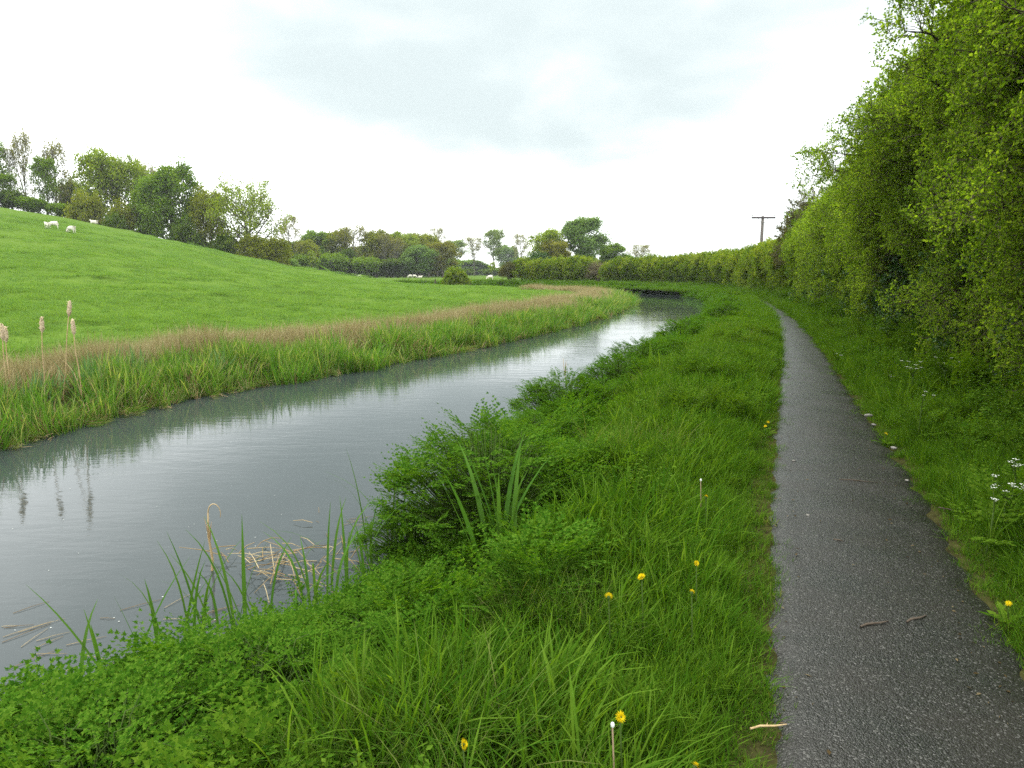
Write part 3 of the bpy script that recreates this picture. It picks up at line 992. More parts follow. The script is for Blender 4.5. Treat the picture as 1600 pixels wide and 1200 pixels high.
def merge(name, items):
    """One mesh (a patch of plants) from copies of small meshes: (mesh, location, euler, scale)."""
    mb = MB(); mats = []; m3, m4 = [], []
    for me, loc, rot, sc in items:
        co, f3, f4, i3, i4, ms = arrays_of(me)
        for x in ms:
            if x not in mats:
                mats.append(x)
        mp = np.array([mats.index(x) for x in ms])
        Rm = np.array(Matrix.Rotation(rot[2], 3, 'Z') @ Matrix.Rotation(rot[1], 3, 'Y') @ Matrix.Rotation(rot[0], 3, 'X')) if not isinstance(rot, np.ndarray) or rot.shape != (3, 3) else rot
        mb.add((co * sc) @ Rm.T + loc, f3, f4)
        m3.append(mp[i3]); m4.append(mp[i4])
    me = mb.mesh(name, None, False)
    for x in mats:
        me.materials.append(x)
    me.polygons.foreach_set('material_index', np.r_[np.concatenate(m3), np.concatenate(m4)].astype(np.int32))
    return me


def patch(name, mix, rad, seed, zsc=(.8, 1.15), tilt=.14):
    """A round patch of ground cover: mix = [(list of meshes, how many, scale)]."""
    r = np.random.default_rng(seed)
    items = []
    for protos, n, sc in mix:
        for k in range(n):
            q = rad * math.sqrt((k + .5 * r.random()) / n)
            an = k * 2.39996 + r.normal(0, .5)
            s = sc * r.uniform(*zsc)
            items.append((protos[r.integers(len(protos))], np.array([q * math.cos(an), q * math.sin(an), 0]), (r.normal(0, tilt), r.normal(0, tilt), r.uniform(0, 6.28)), s))
    return merge(name, items)


def cluster(name, protos, n, rad, depth, seed, dome=.5, spread=.8):
    """A bulging clump of leafy twigs facing +Z."""
    r = np.random.default_rng(seed)
    items = []
    for k in range(n):
        q = math.sqrt((k + r.random()) / n); an = k * 2.39996 + r.normal(0, .4)
        p = np.array([q * rad * math.cos(an), q * rad * math.sin(an), dome * rad * (1 - q * q) - r.exponential(depth)])
        d = np.array([math.cos(an) * q * spread, math.sin(an) * q * spread, .8]) + r.normal(0, .4, 3)
        Rm = np.array(Vector(d).to_track_quat('Z', 'Y').to_matrix() @ Matrix.Rotation(r.uniform(0, 6.28), 3, 'Z'))
        items.append((protos[r.integers(len(protos))], p, Rm, r.uniform(.75, 1.2)))
    return merge(name, items)


P_GRASS = [patch('grass_patch', [(GRASS, 10, .95), (LUSH, 7, .8)], .32, 1000 + i) for i in range(5)]
P_LUSH = [patch('lush_patch', [(LUSH, 12, .95), (GRASS, 4, .9), (WEED, 1, .8)], .32, 1010 + i) for i in range(4)]
P_PALE = [patch('hair_grass_patch', [(PALE, 12, .9), (GRASS, 4, .9)], .30, 1020 + i, tilt=.2) for i in range(4)]
P_SHORT = [patch('short_grass_patch', [(SHORT, 9, .9), (MOSS, 5, 1.0)], .15, 1030 + i) for i in range(4)]
P_WEED = [patch('weed_patch', [(WEED, 7, .95), (GRASS, 5, .9)], .30, 1040 + i, tilt=.2) for i in range(4)]
WETW = [pinnate_mesh('dropwort_rosette', 'dropwort', 340 + i, 11, (.20, .33), .12, .10, .30, .03) for i in range(4)]
P_WET = [patch('dropwort_patch', [(WETW, 7, .95)], .30, 1045 + i, (.75, 1.2), .2) for i in range(4)]
P_NETTLE = [patch('nettle_patch', [(NETTLE, 7, .8), (GRASS, 4, .9)], .28, 1050 + i, tilt=.15) for i in range(4)]
P_MEADOW = [patch('meadow_patch', [(MEADOW, 46, .95)], .95, 1060 + i, (.6, 1.3)) for i in range(5)]
P_REED = [patch('reed_patch', [(REED, 7, 1.0), (DEADR, 1, .8)], .27, 1070 + i, (.65, 1.2), .14) for i in range(6)]
P_MACE = [patch('reedmace_patch', [(MACE, 6, 1.0), (REED, 4, .8), (DEADR, 2, .9)], .27, 1080 + i, (.75, 1.15), .10) for i in range(4)]
P_DEAD = [patch('dead_reed_patch', [(DEADR, 4, 1.0), (REED, 5, .9)], .25, 1090 + i, (.7, 1.15), .14) for i in range(3)]
P_BROWN = [patch('brown_patch', [(BROWN, 9, 1.0)], .38, 1100 + i, (.75, 1.2), .12) for i in range(5)]
C_HAW = [cluster('hawthorn_cluster', HAW, 26, .50, .16, 1200 + i) for i in range(6)]
C_HAWF = [cluster('hedge_cluster', HAWF, 18, .55, .14, 1220 + i) for i in range(5)]
C_SHADE_IVY = [cluster('shade_ivy_cluster', IVY, 18, .42, .12, 1240 + i) for i in range(3)]


def along(C, n, dens=None):
    """Random arc positions on polyline C, chosen with weight dens(distance from camera)."""
    d = np.r_[0, np.cumsum(np.linalg.norm(np.diff(C, axis=0), axis=1))]
    w = dens(np.hypot(C[:, 0], C[:, 1])) * inview(C, 14, .0) if dens else np.ones(len(C))
    cw = np.cumsum(w); cw = cw / cw[-1]
    s = np.interp((np.arange(n) + rng.random(n)) / n, cw, d)
    P = np.c_[np.interp(s, d, C[:, 0]), np.interp(s, d, C[:, 1])]
    T = np.gradient(C, axis=0); T /= np.linalg.norm(T, axis=1)[:, None]
    Tx = np.c_[np.interp(s, d, T[:, 0]), np.interp(s, d, T[:, 1])]
    N = np.c_[Tx[:, 1], -Tx[:, 0]]
    return P, N, s


def lattice(x0, x1, y0, y1, bands):
    """Jittered grid points; bands = [(rmin, rmax, spacing)] by distance from the camera."""
    out, sp_ = [], []
    for r0, r1, g in bands:
        X, Y = np.meshgrid(np.arange(x0, x1, g), np.arange(y0, y1, g * .866))
        X = X + (np.arange(X.shape[0]) % 2)[:, None] * g / 2
        P = np.c_[X.ravel(), Y.ravel()] + rng.uniform(-.36, .36, (X.size, 2)) * g
        r = np.hypot(P[:, 0], P[:, 1])
        P = P[(r >= r0) & (r < r1) & inview(P)]
        out.append(P); sp_.append(np.full(len(P), g))
    return np.vstack(out), np.concatenate(sp_)


def std_rot(n, tilt=.12):
    return np.c_[rng.normal(0, tilt, n), rng.normal(0, tilt, n), rng.uniform(0, 6.283, n)]


def on_ground(P, dz=0.0):
    return np.c_[P, height(P) + dz]


def slope_rot(P, k=1.0, e=.35):
    """Orientation that follows the lie of the ground, with a random spin."""
    h0, hx, hy = height(P), height(P + [e, 0]), height(P + [0, e])
    n = np.c_[-(hx - h0) / e * k, -(hy - h0) / e * k, np.ones(len(P))]
    return up_to(n, rng.uniform(0, 6.28, len(P)))


def put(name, protos, P, z, rot, sc, label):
    if len(P):
        scatter(name, protos, np.c_[P, z], rot, sc, kind='stuff', label=label)


# ---- verge between canal and path
def verge():
    P, g = lattice(-8, 20, -1, 62, [(0.7, 9, .33), (9, 20, .44), (20, 70, .75)])
    dn = sdist(P, NB)[0]; dp = -sdist(P, PL)[0]
    inner = .30 + .95 * (1 - sstep(6.5, 9.5, P[:, 1])) + .15 * wave(P, 1.3, 49)
    m = (dn > .22) & (dp > .40 + .35 * (g > .5)) & (dn < 8)
    P, g, dn, dp, inner = P[m], g[m], dn[m], dp[m], inner[m]
    z, rot = height(P), slope_rot(P, .7)
    pn = wave(P, 1.5, 41) + .5 * wave(P, .6, 42)
    u = rng.random(len(P))
    sc = g / .33
    sc = np.minimum(sc, 1.7) * (.82 + .3 * rng.random(len(P))) * (1 + .36 * np.clip(wave(P, 1.1, 48) + .4 * pn, -1, 1)) * (.62 + .38 * sstep(.25, .9, dp))
    zs = np.c_[sc, sc, np.minimum(sc, 1.25) * np.where(g > .5, .62, 1.0)] * np.where((dn < inner) & (P[:, 1] < 8), .72, 1.0)[:, None]
    wet = dn < inner
    pale = ~wet & (pn > .35) & (dn < 2.6) & (u < .66) & (dp > .7)
    wetp = wet & (u < .55)
    weed = ~wetp & (~pale & ~wet & (u < .16) & (wave(P, 1.8, 44) > -.3))
    nett = ~pale & ~weed & ~wetp & ((wet & (u < .68)) | ((wave(P, 1.9, 47) > .6) & (dp > .8) & (u < .8)))
    lush = ~pale & ~weed & ~nett & ~wetp & (u > .55) & ~(wet & (u < .9))
    rest = ~(pale | weed | nett | lush | wet)
    for nm, ms, pr, k, txt in (('verge_hair_grass', pale, P_PALE, 1.0, 'pale wispy long grass on the canal bank'), ('verge_long_grass', lush, P_LUSH, .95, 'lush long green grass between canal and path'),
                               ('verge_grass', rest, P_GRASS, 1.0, 'green grass filling the verge beside the path'), ('waterside_leaves', wetp, P_WET, 1.0, 'ferny dropwort leaves carpeting the near bank'), ('verge_weeds', weed, P_WEED, 1.0, 'ferny leafy weeds mixed into the verge grass'),
                               ('verge_nettles', nett, P_NETTLE, .8, 'patches of nettles and bramble shoots in the verge')):
        put(nm, pr, P[ms], z[ms], rot[ms], zs[ms] * k, txt)


verge()


def path_edges():
    for nm, C, sg, txt in (('path_edge_grass', PL, -1, 'short grass and moss creeping over the canal side path edge'), ('hedge_edge_grass', PR, 1, 'short grass and moss creeping over the hedge side path edge')):
        for k, (o0, sd, n, pr, s_) in enumerate(((.10, .08, 420, P_SHORT, .6), (.29, .06, 420, P_SHORT, 1.1), (.42, .07, 300, P_GRASS, .6))):
            P, N, s = along(C, n, lambda r: 1 / (1.0 + r))
            P = P + N * sg * (o0 + rng.normal(0, sd, n) + .05 * wave(P, .7, 43))[:, None]
            P = P[inview(P)]
            r = np.hypot(P[:, 0], P[:, 1])
            put(nm if k == 0 else nm + '_row', pr, P, np.full(len(P), -.004), std_rot(len(P), .06), s_ * rng.uniform(.75, 1.2, len(P)) * (1 + np.clip(r - 6, 0, 30) * .05), txt)


path_edges()


# ---- right-hand verge up to the hedge
def right_verge():
    P, g = lattice(-1, 24, -1, 62, [(0.7, 9, .33), (9, 20, .44), (20, 70, .75)])
    dq = sdist(P, PR)[0]; dh = sdist(P, HB)[0]; dn = sdist(P, NB)[0]
    m = (dq > .36 + .30 * (g > .5)) & (dh < .45) & (dn > 0)
    P, g, dq = P[m], g[m], dq[m]
    z, rot = height(P), slope_rot(P, .7)
    u = rng.random(len(P))
    sc = np.minimum(g / .33, 1.7) * (.85 + .3 * rng.random(len(P))) * (.65 + .35 * sstep(.25, .9, dq))
    w = sstep(.55, 1.2, dq + .2 * wave(P, 1.1, 53))
    weed = u < .12 + .33 * w
    nett = ~weed & (u < .16 + .62 * w)
    gr = ~(weed | nett)
    put('hedge_bank_grass', P_GRASS + P_LUSH[:2], P[gr], z[gr], rot[gr], sc[gr], 'bright grass on the bank between path and hedge')
    put('hedge_bank_weeds', P_WEED, P[weed], z[weed], rot[weed], sc[weed] * (1 + .35 * w[weed]), 'ferny cow parsley leaves under the hedge')
    put('hedge_bank_nettles', P_NETTLE, P[nett], z[nett], rot[nett], sc[nett] * (.7 + .5 * w[nett]), 'nettles growing along the foot of the hedge')


right_verge()


# ---- field grass
def field():
    P, g = lattice(-85, 22, 4, 112, [(6, 24, .85), (24, 40, 1.2), (40, 70, 1.7), (70, 118, 2.4)])
    df = -sdist(P, FB)[0]
    m = df > 2.3
    P, g = P[m], g[m]
    t = wave(P, 2.6, 61) + .6 * wave(P, 1.1, 62)
    keep = rng.random(len(P)) < (.66 + .38 * np.clip(t, -1, 1)) * (1 - .35 * sstep(30, 60, np.hypot(P[:, 0], P[:, 1])))
    P, g, t = P[keep], g[keep], t[keep]
    s = g / .95 * (.85 + .3 * rng.random(len(P)))
    zz_ = (.72 + .3 * rng.random(len(P)) + .28 * np.clip(t, -1, 1)) * np.minimum(g / .85, 1.5)
    scatter('field_grass', P_MEADOW, on_ground(P), slope_rot(P, 1.0, .6), np.c_[s, s, zz_], kind='stuff', label='short bright pasture grass on the sloping sheep field')


field()


# ---- reed fringe on the field bank
def reeds():
    P, g = lattice(-24, 16, 2, 95, [(1, 16, .25), (16, 32, .33), (32, 100, .55)])
    df = -sdist(P, FB)[0] + .14 * wave(P, 1.6, 71)
    m = (df > -.12) & (df < 3.0) & ~((P[:, 1] > 66) & (P[:, 0] < 1.5))
    P, g, df = P[m], g[m], df[m]
    y = P[:, 1]
    gap = wave(P, 1.7, 72) + .7 * wave(P, .7, 73)
    z = np.maximum(height(P), WATER) - .02
    u = rng.random(len(P))
    near = y < 12.0 + 1.2 * wave(P, 2, 74)
    edge = 1.25 + .25 * wave(P, 2.7, 78)
    brown = (df > edge) & (u < .85 + .3 * wave(P, 2.2, 76) - .25 * near)
    reed_ = (df <= edge) & (u < .62 + .36 * gap)
    mace = reed_ & near & (df > .35) & (rng.random(len(P)) < .5)
    dead = reed_ & ~mace & (rng.random(len(P)) < np.where(near, .48, .18))
    reed = reed_ & ~(mace | dead)
    f = np.minimum(g / .25, 2.0) * .95
    hs = .42 + .24 * rng.random(len(P)) + .15 * np.clip(gap, -1, 1)
    hb = (.74 + .26 * rng.random(len(P)) + .14 * np.clip(wave(P, 2.2, 76), -1, 1)) * np.where(near, .8, 1.0)
    for nm, ms, pr, h, txt in (('reed_bed', reed, P_REED, hs, 'bright green sweet-grass reeds fringing the far bank'), ('reedmace_leaves', mace, P_MACE, hs * .95, 'blue-green reedmace leaves at the near end of the reed bed'),
                               ('dead_reeds', dead, P_DEAD, hs, 'straw coloured dead reed stems among the green reeds'), ('brown_dead_grass', brown, P_BROWN, hb, 'rusty brown dead grass between reeds and field')):
        put(nm, pr, P[ms], z[ms], std_rot(ms.sum(), .07), np.c_[f[ms], f[ms], h[ms]], txt)
    # tangled dead base at the water line
    P, N, s = along(FB, 700, lambda r: 1 / (3 + r))
    P = P - N * (rng.normal(.0, .12, len(P)))[:, None]
    P = P[inview(P)]
    scatter('reed_litter', P_DEAD, np.c_[P, np.full(len(P), WATER + .01)], np.c_[rng.normal(0, .3, len(P)) + 1.25, rng.normal(0, .25, len(P)), rng.uniform(0, 6.28, len(P))], rng.uniform(.2, .42, len(P)), kind='stuff',
            label='matted dead reed litter along the far water line')


reeds()


# ---- waterside weeds on the towpath side, and the outer bank of the bend
def bank_weeds():
    P, N, s = along(NB, 620, lambda r: 1 / (2 + r) ** .8)
    P = P + N * (rng.random(len(P)) * .75 - .12)[:, None]
    P = P[inview(P, 12, 1.2)]
    r = np.hypot(P[:, 0], P[:, 1])
    z = np.maximum(height(P), WATER) - .03
    u = rng.random(len(P))
    f = (.42 + .3 * rng.random(len(P))) * (1 + .3 * sstep(5, 9, P[:, 1])) * (1 + .02 * np.clip(r - 8, 0, 40))
    a = (wave(P, 1.7, 81) > -.3) & (u < .72)
    b_ = ~a & (u < .9)
    c = ~(a | b_)
    put('bank_weeds', P_WET, P[a], z[a], std_rot(a.sum(), .2), f[a] * 1.1, 'ferny waterside weeds along the near bank')
    put('bank_grass', P_LUSH + P_PALE[:1], P[b_], z[b_], std_rot(b_.sum(), .2), f[b_] * .9, 'long grass leaning over the near water edge')
    put('bank_reeds', P_REED, P[c], z[c], std_rot(c.sum(), .12), f[c] * .5, 'short green reeds at the near water edge')
    P, g = lattice(-22, 26, 38, 105, [(38, 110, .95)])
    dh = sdist(P, HB)[0]; dn = sdist(P, NB)[0]; dp = sdist(P, PL)[0]; dq = sdist(P, PR)[0]
    m = (dn > .1) & (dh < .6) & ~((dp > -.3) & (dq < .3)) & (P[:, 1] > 42)
    P = P[m]
    scatter('bend_bank_grass', P_LUSH + P_NETTLE[:2] + P_WEED[:1], on_ground(P), std_rot(len(P), .1), rng.uniform(1.5, 2.3, (len(P), 1)) * [1, 1, .75], kind='stuff', label='rough green growth on the bank round the bend')


bank_weeds()


# ------------------------------------------------------------------ hedges
HD = np.r_[0, np.cumsum(np.linalg.norm(np.diff(HB, axis=0), axis=1))]
HT = np.gradient(HB, axis=0); HT /= np.linalg.norm(HT, axis=1)[:, None]
HN = np.c_[HT[:, 1], -HT[:, 0]]


def hpoint(s):
    P = np.c_[np.interp(s, HD, HB[:, 0]), np.interp(s, HD, HB[:, 1])]
    N = np.c_[np.interp(s, HD, HN[:, 0]), np.interp(s, HD, HN[:, 1])]
    return P, N


def s_at_y(y):
    i = np.argmax(HB[:, 1] > y)
    return HD[i]


def s_at_px(px, ymin=50):
    pp = 800 + F * HB[:, 0] / (HB[:, 1] * .99 + .3)
    c = np.where(HB[:, 1] > ymin, np.abs(pp - px), 1e9)
    return HD[c.argmin()]


def hedge(name, label, cat, s0, s1, Hfun, thick, n_front, n_top, protos, size, over=.35, lump=.32, dens=None, stem_gap=.7, boughs=(), ivy=0, single=HAW, ivz=2.2):
    mid, _ = hpoint(np.array([(s0 + s1) / 2]))
    root = thing(name, label, cat, (mid[0, 0], mid[0, 1], 0))
    org = np.array([mid[0, 0], mid[0, 1], 0])
    pos, dirs, scl = [], [], []
    bp, bd = [], []

    def pick(n):
        s = np.linspace(s0, s1, 600)
        P, _ = hpoint(s)
        w = dens(np.hypot(P[:, 0], P[:, 1])) * inview(P, 16, 0) if dens else np.ones(len(s))
        cw = np.cumsum(w); cw /= cw[-1]
        return np.interp(rng.random(n), np.r_[0, cw], np.r_[s0, s])

    def endtaper(s):
        return np.clip(np.minimum(s - s0, s1 - s) / 1.5, 0.05, 1) ** .5

    # front face
    s = pick(n_front)
    P, N = hpoint(s)
    H = Hfun(P[:, 1], s) * (0.75 + .25 * endtaper(s))
    t = rng.random(n_front) ** .9
    z = .12 + t * (H - .12)
    prof = np.interp(t, [0, .12, .35, .6, .8, .93, 1], [.15, .1, 0, -over * .75, -over, -over * .2, .55])
    Q = np.c_[P, z]
    lm = wave(Q, 1.5, 501) * lump + wave(Q, .62, 502) * lump * .55
    inner = rng.exponential(.12, n_front)
    o = prof - lm + inner
    X = np.c_[P + N * o[:, None], z + height(P) * .6]
    out = np.c_[-N, .15 + 1.1 * t ** 2] + rng.normal(0, .35, (n_front, 3))
    pos.append(X); dirs.append(out)
    # top
    s = pick(n_top)
    P, N = hpoint(s)
    H = Hfun(P[:, 1], s) * (0.75 + .25 * endtaper(s))
    u = rng.random(n_top)
    o = -over * .3 + u * thick
    z = H - .5 * (2 * u - 1) ** 2 * (H * .16) - rng.exponential(.22, n_top)
    Q = np.c_[P + N * o[:, None], z]
    z = z + wave(Q, 1.4, 503) * lump * .8 + wave(Q, .55, 504) * lump * .5
    X = np.c_[Q[:, :2], z + height(P) * .6]
    pos.append(X); dirs.append(np.c_[-N * .3, np.ones(n_top)] + rng.normal(0, .5, (n_top, 3)))
    # back (closes the volume)
    nb_ = n_front // 5
    s = pick(nb_)
    P, N = hpoint(s)
    H = Hfun(P[:, 1], s)
    t = rng.random(nb_)
    X = np.c_[P + N * (thick - .2 + rng.normal(0, .3, nb_))[:, None], .2 + t * (H - .3)]
    pos.append(X); dirs.append(np.c_[N, np.full(nb_, .4)] + rng.normal(0, .5, (nb_, 3)))
    # stems
    st = MB()
    for q in np.arange(s0 + .3, s1, stem_gap):
        P, N = hpoint(np.array([q + rng.normal(0, .15)]))
        if not inview(P, 16, 0)[0]:
            continue
        b = np.r_[P[0] + N[0] * thick * rng.uniform(.25, .6), 0.0] - org
        H = float(Hfun(P[:, 1], np.array([q]))[0])
        for k in range(3):
            a = rng.uniform(0, 6.28)
            top = b + np.array([math.cos(a) * .9, math.sin(a) * .9, H * rng.uniform(.7, .95)])
            top[:2] -= N[0] * rng.uniform(0, .5)
            m1 = b * .5 + top * .5 + np.r_[rng.normal(0, .2, 2), 0]
            st.tube([b, b * .7 + m1 * .3 + rng.normal(0, .05, 3), m1, top], [.05, .042, .028, .008], 5)
            for _ in range(5):
                p0 = b + (top - b) * rng.uniform(.15, .9)
                a2 = rng.uniform(0, 6.28)
                e = p0 + np.array([math.cos(a2), math.sin(a2), .5]) * rng.uniform(.4, 1.1)
                st.tube([p0, (p0 + e) / 2 + rng.normal(0, .06, 3), e], [.014, .010, .004], 4)
    for b0, b1, rad in boughs:
        b0, b1 = np.array(b0), np.array(b1)
        mid_ = (b0 + b1) / 2 + np.array([0, 0, .25 * np.linalg.norm(b1 - b0) * .35])
        tt = np.linspace(0, 1, 9)[:, None]
        C = (1 - tt) ** 2 * b0 + 2 * tt * (1 - tt) * mid_ + tt ** 2 * b1
        C += rng.normal(0, .03, C.shape)
        st.tube(C - org, np.linspace(rad, .006, 9), 5)
        ax = (b1 - b0) / np.linalg.norm(b1 - b0)
        L_ = np.linalg.norm(b1 - b0)
        for k in range(int(12 * L_)):
            u = .15 + .85 * rng.random()
            p = C[min(8, int(u * 8.99))]
            sdv = rng.normal(0, 1, 3); sdv -= ax * (sdv @ ax); sdv /= np.linalg.norm(sdv)
            e = p + ax * rng.uniform(.1, .4) + sdv * rng.uniform(.08, .55) * (1.15 - u * .75)
            st.tube([p - org, (p + e) / 2 - org + [0, 0, .03], e - org], [.006, .004, .002], 3)
            for f in (.45, .8, 1.0):
                bp.append(p + (e - p) * f); bd.append(e - p + rng.normal(0, .12, 3))
        bp.append(b1); bd.append(ax)
    link('branches', st.mesh(name + '_branches', 'twig_bark'), root)
    pos, dirs = np.vstack(pos), np.vstack(dirs)
    m = inview(pos, 16, .3)
    pos, dirs = pos[m], dirs[m]
    r = np.linalg.norm(pos, axis=1)
    sc = rng.uniform(.75, 1.25, len(pos)) * size(r)
    iv = rng.random(len(pos)) < ivy * (pos[:, 2] < ivz + .3 * wave(pos, 1.5, 506)) * (wave(pos, 2.5, 505) > -.1)  # low clumps turn to dark ivy, whose leaf colour also paints the bottom's shade
    scatter(name + '_foliage', protos, (pos - org)[~iv], up_to(dirs[~iv], rng.uniform(0, 6.28, (~iv).sum())), sc[~iv], parent=root, kind='stuff')
    if bp:
        bp, bd = np.array(bp), np.array(bd)
        scatter(name + '_sprays', single, bp - org, up_to(bd, rng.uniform(0, 6.28, len(bp))), rng.uniform(.7, 1.1, len(bp)), parent=root, kind='stuff')
    if iv.any():
        scatter(name + '_shade_ivy', C_SHADE_IVY, (pos - org)[iv], up_to(dirs[iv], rng.uniform(0, 6.28, iv.sum())), sc[iv], parent=root, kind='stuff', label='ivy and bramble in the hedge bottom, dark leaf colour standing in for shade')
    return root


def Htall(y, s):
    return np.interp(y, [-20, 4, 8, 11, 15, 20, 26, 32, 38], [6.2, 6.2, 5.9, 5.4, 4.9, 4.6, 4.2, 3.95, 3.8]) + wave(np.c_[s, s * 0], 3.1, 511) * .22


def Hlow(y, s):
    a = s - s_at_y(34)
    return np.interp(a, [0, 10, 20, 36, 50, 62, 75], [3.8, 3.4, 3.15, 3.0, 2.75, 2.6, 2.5]) + wave(np.c_[s, s * 0], 2.2, 512) * .10


B = lambda px, py, y, dx, dy, dz: (tuple(np.array(at(px, py, y)) + np.array([dx, dy, dz])), tuple(at(px, py, y)))
boughs = [(*B(1288, 268, 13.0, 2.3, 1.3, -.2), .03), (*B(1312, 238, 12.0, 1.9, 1.0, -.3), .025), (*B(1380, 182, 10.5, 1.9, 1.0, -.5), .03), (*B(1412, 45, 8.6, 1.7, .9, -.4), .03),
          (*B(1428, 112, 9.0, 1.6, .9, -.6), .028), (*B(1464, -60, 8.0, 1.6, .9, -.3), .03), (*B(1358, 205, 11.2, 1.8, 1.2, -.5), .025), (*B(1274, 318, 17.5, 1.9, 1.4, -.2), .02),
          (*B(1518, 330, 6.4, 1.4, .9, -.1), .014), (*B(1448, 470, 9.6, 1.6, .8, .2), .012)]
hedge('hawthorn_hedge', 'tall overgrown hawthorn hedge overhanging the right side of the wet path', 'hedge', s_at_y(1.0), s_at_y(36), Htall, 2.6, 2500, 700, C_HAW, lambda r: .70 + .014 * r, .45, .36,
      lambda r: 1 / (3 + r) ** .8, .8, boughs, .6)
sA, sG0, sG1, sE = s_at_y(33.5), s_at_px(945, 70), s_at_px(922, 70), HD[-1]
hedge('clipped_hedge', 'pale green trimmed hawthorn hedge curving round the canal bend', 'hedge', sA, sG0, Hlow, 1.8, 1500, 700, C_HAWF, lambda r: .62 + .004 * r, .12, .40, None, 1.0, (), .75, HAW, 1.25)
hedge('clipped_hedge', 'far end of the trimmed hedge, left of the bare brown bush', 'hedge', sG1, s_at_px(822, 70), Hlow, 1.8, 360, 180, C_HAWF, lambda r: .7 + .004 * r, .12, .40, None, 1.0, (), .75, HAW, 1.1)


def shrub(name, label, cat, px, y, zr, rad, h, n, protos, size, stemmat='twig_bark', bare=0, x=None):
    p = at(px, 430, y)
    X, Y = (p.x if x is None else x), y
    z0 = hz(X, Y)
    root = thing(name, label, cat, (X, Y, z0))
    st = MB(); pos, dirs = [], []
    for k in range(14):
        a = k * 2.4 + rng.normal(0, .3); rr = rad * rng.uniform(.2, .85)
        top = np.array([math.cos(a) * rr, math.sin(a) * rr, h * rng.uniform(.6, .97) * (1 - .3 * (rr / rad) ** 2)])
        b = np.array([math.cos(a) * .12, math.sin(a) * .12, -.05])
        m_ = (b + top) / 2 + np.array([0, 0, .1])
        st.tube([b, m_, top], [.045, .028, .008], 5)
        for j in range(6 + bare):
            p0 = m_ + (top - m_) * rng.random(); a2 = rng.uniform(0, 6.28)
            e = p0 + np.array([math.cos(a2) * .5, math.sin(a2) * .5, .45]) * rng.uniform(.4, 1.0) * rad * .5
            st.tube([p0, (p0 + e) / 2, e], [.012, .008, .003], 3)
    link('stems', st.mesh(name + '_stems', stemmat), root)
    d = rng.normal(0, 1, (n, 3)); d /= np.linalg.norm(d, axis=1)[:, None]; d[:, 2] = np.abs(d[:, 2]) * 1.0 - .15 * rng.random(n)
    q = rng.uniform(.55, 1.02, n) ** .6
    q = q * (1 + .16 * wave(d * 2.0, 1.6, 531))
    pos = d * q[:, None] * [rad, rad, h * .62] + [0, 0, h * .38]
    pos[:, 2] = np.maximum(pos[:, 2], .08)
    dirs = d + rng.normal(0, .45, (n, 3)) + [0, 0, .4]
    scatter(name + '_foliage', protos, pos, up_to(dirs, rng.uniform(0, 6.28, n)), rng.uniform(.75, 1.3, n) * size, parent=root, kind='stuff')
    return root


pe, ne = hpoint(np.array([s_at_y(41.0)]))
shrub('elder_shrub', 'dark bronze-leaved shrub with upright shoots in front of the pole', 'shrub', 0, pe[0, 1] + 1.0, 0, 1.9, 5.2, 1500, ELD, 1.05, x=pe[0, 0] + 1.5)
pe2, _ = hpoint(np.array([s_at_y(38.0)]))
shrub('elder_shrub', 'tall thin leggy shrub rising above the hedge right of the pole', 'shrub', 0, pe2[0, 1] + 1.5, 0, 1.2, 6.0, 520, ELD, .95, x=pe2[0, 0] + .9, bare=4)
pg, ng_ = hpoint(np.array([(sG0 + sG1) / 2]))
BARE = [spray('twiggy_spray', 'brown_grass', 480 + i, .5, 9, 3, (.02, .035), .6) for i in range(2)]
shrub('bare_bush', 'bare brown twiggy bush in the gap of the far hedge', 'bush', 0, pg[0, 1] + .6, 0, 1.1, 2.5, 520, BARE, 1.2, x=pg[0, 0], bare=10)
pz, nz = hpoint(np.array([s_at_px(815, 70)]))
shrub('hawthorn_bush', 'rounded green bush ending the far hedge beside the field', 'bush', 0, pz[0, 1] + 1, 0, 1.5, 2.9, 620, HAWF, 1.7, x=pz[0, 0] + .3)
shrub('hawthorn_bush', 'darker tall bush second from the end of the far hedge', 'bush', 0, pz[0, 1] + 2, 0, 1.5, 3.5, 620, IVY, 2.4, x=pz[0, 0] + 2.6)
shrub('hawthorn_bush', 'small yellowish bush at the very end of the far hedge', 'bush', 0, pz[0, 1] + .5, 0, 1.0, 2.4, 320, ELD, 1.3, x=pz[0, 0] - 1.6)
pb = at(712, 444, 91)
shrub('field_bush', 'lone leafy hawthorn bush standing at the far edge of the field', 'bush', 712, 91, 0, 1.25, 2.9, 900, HAWF, 1.15)


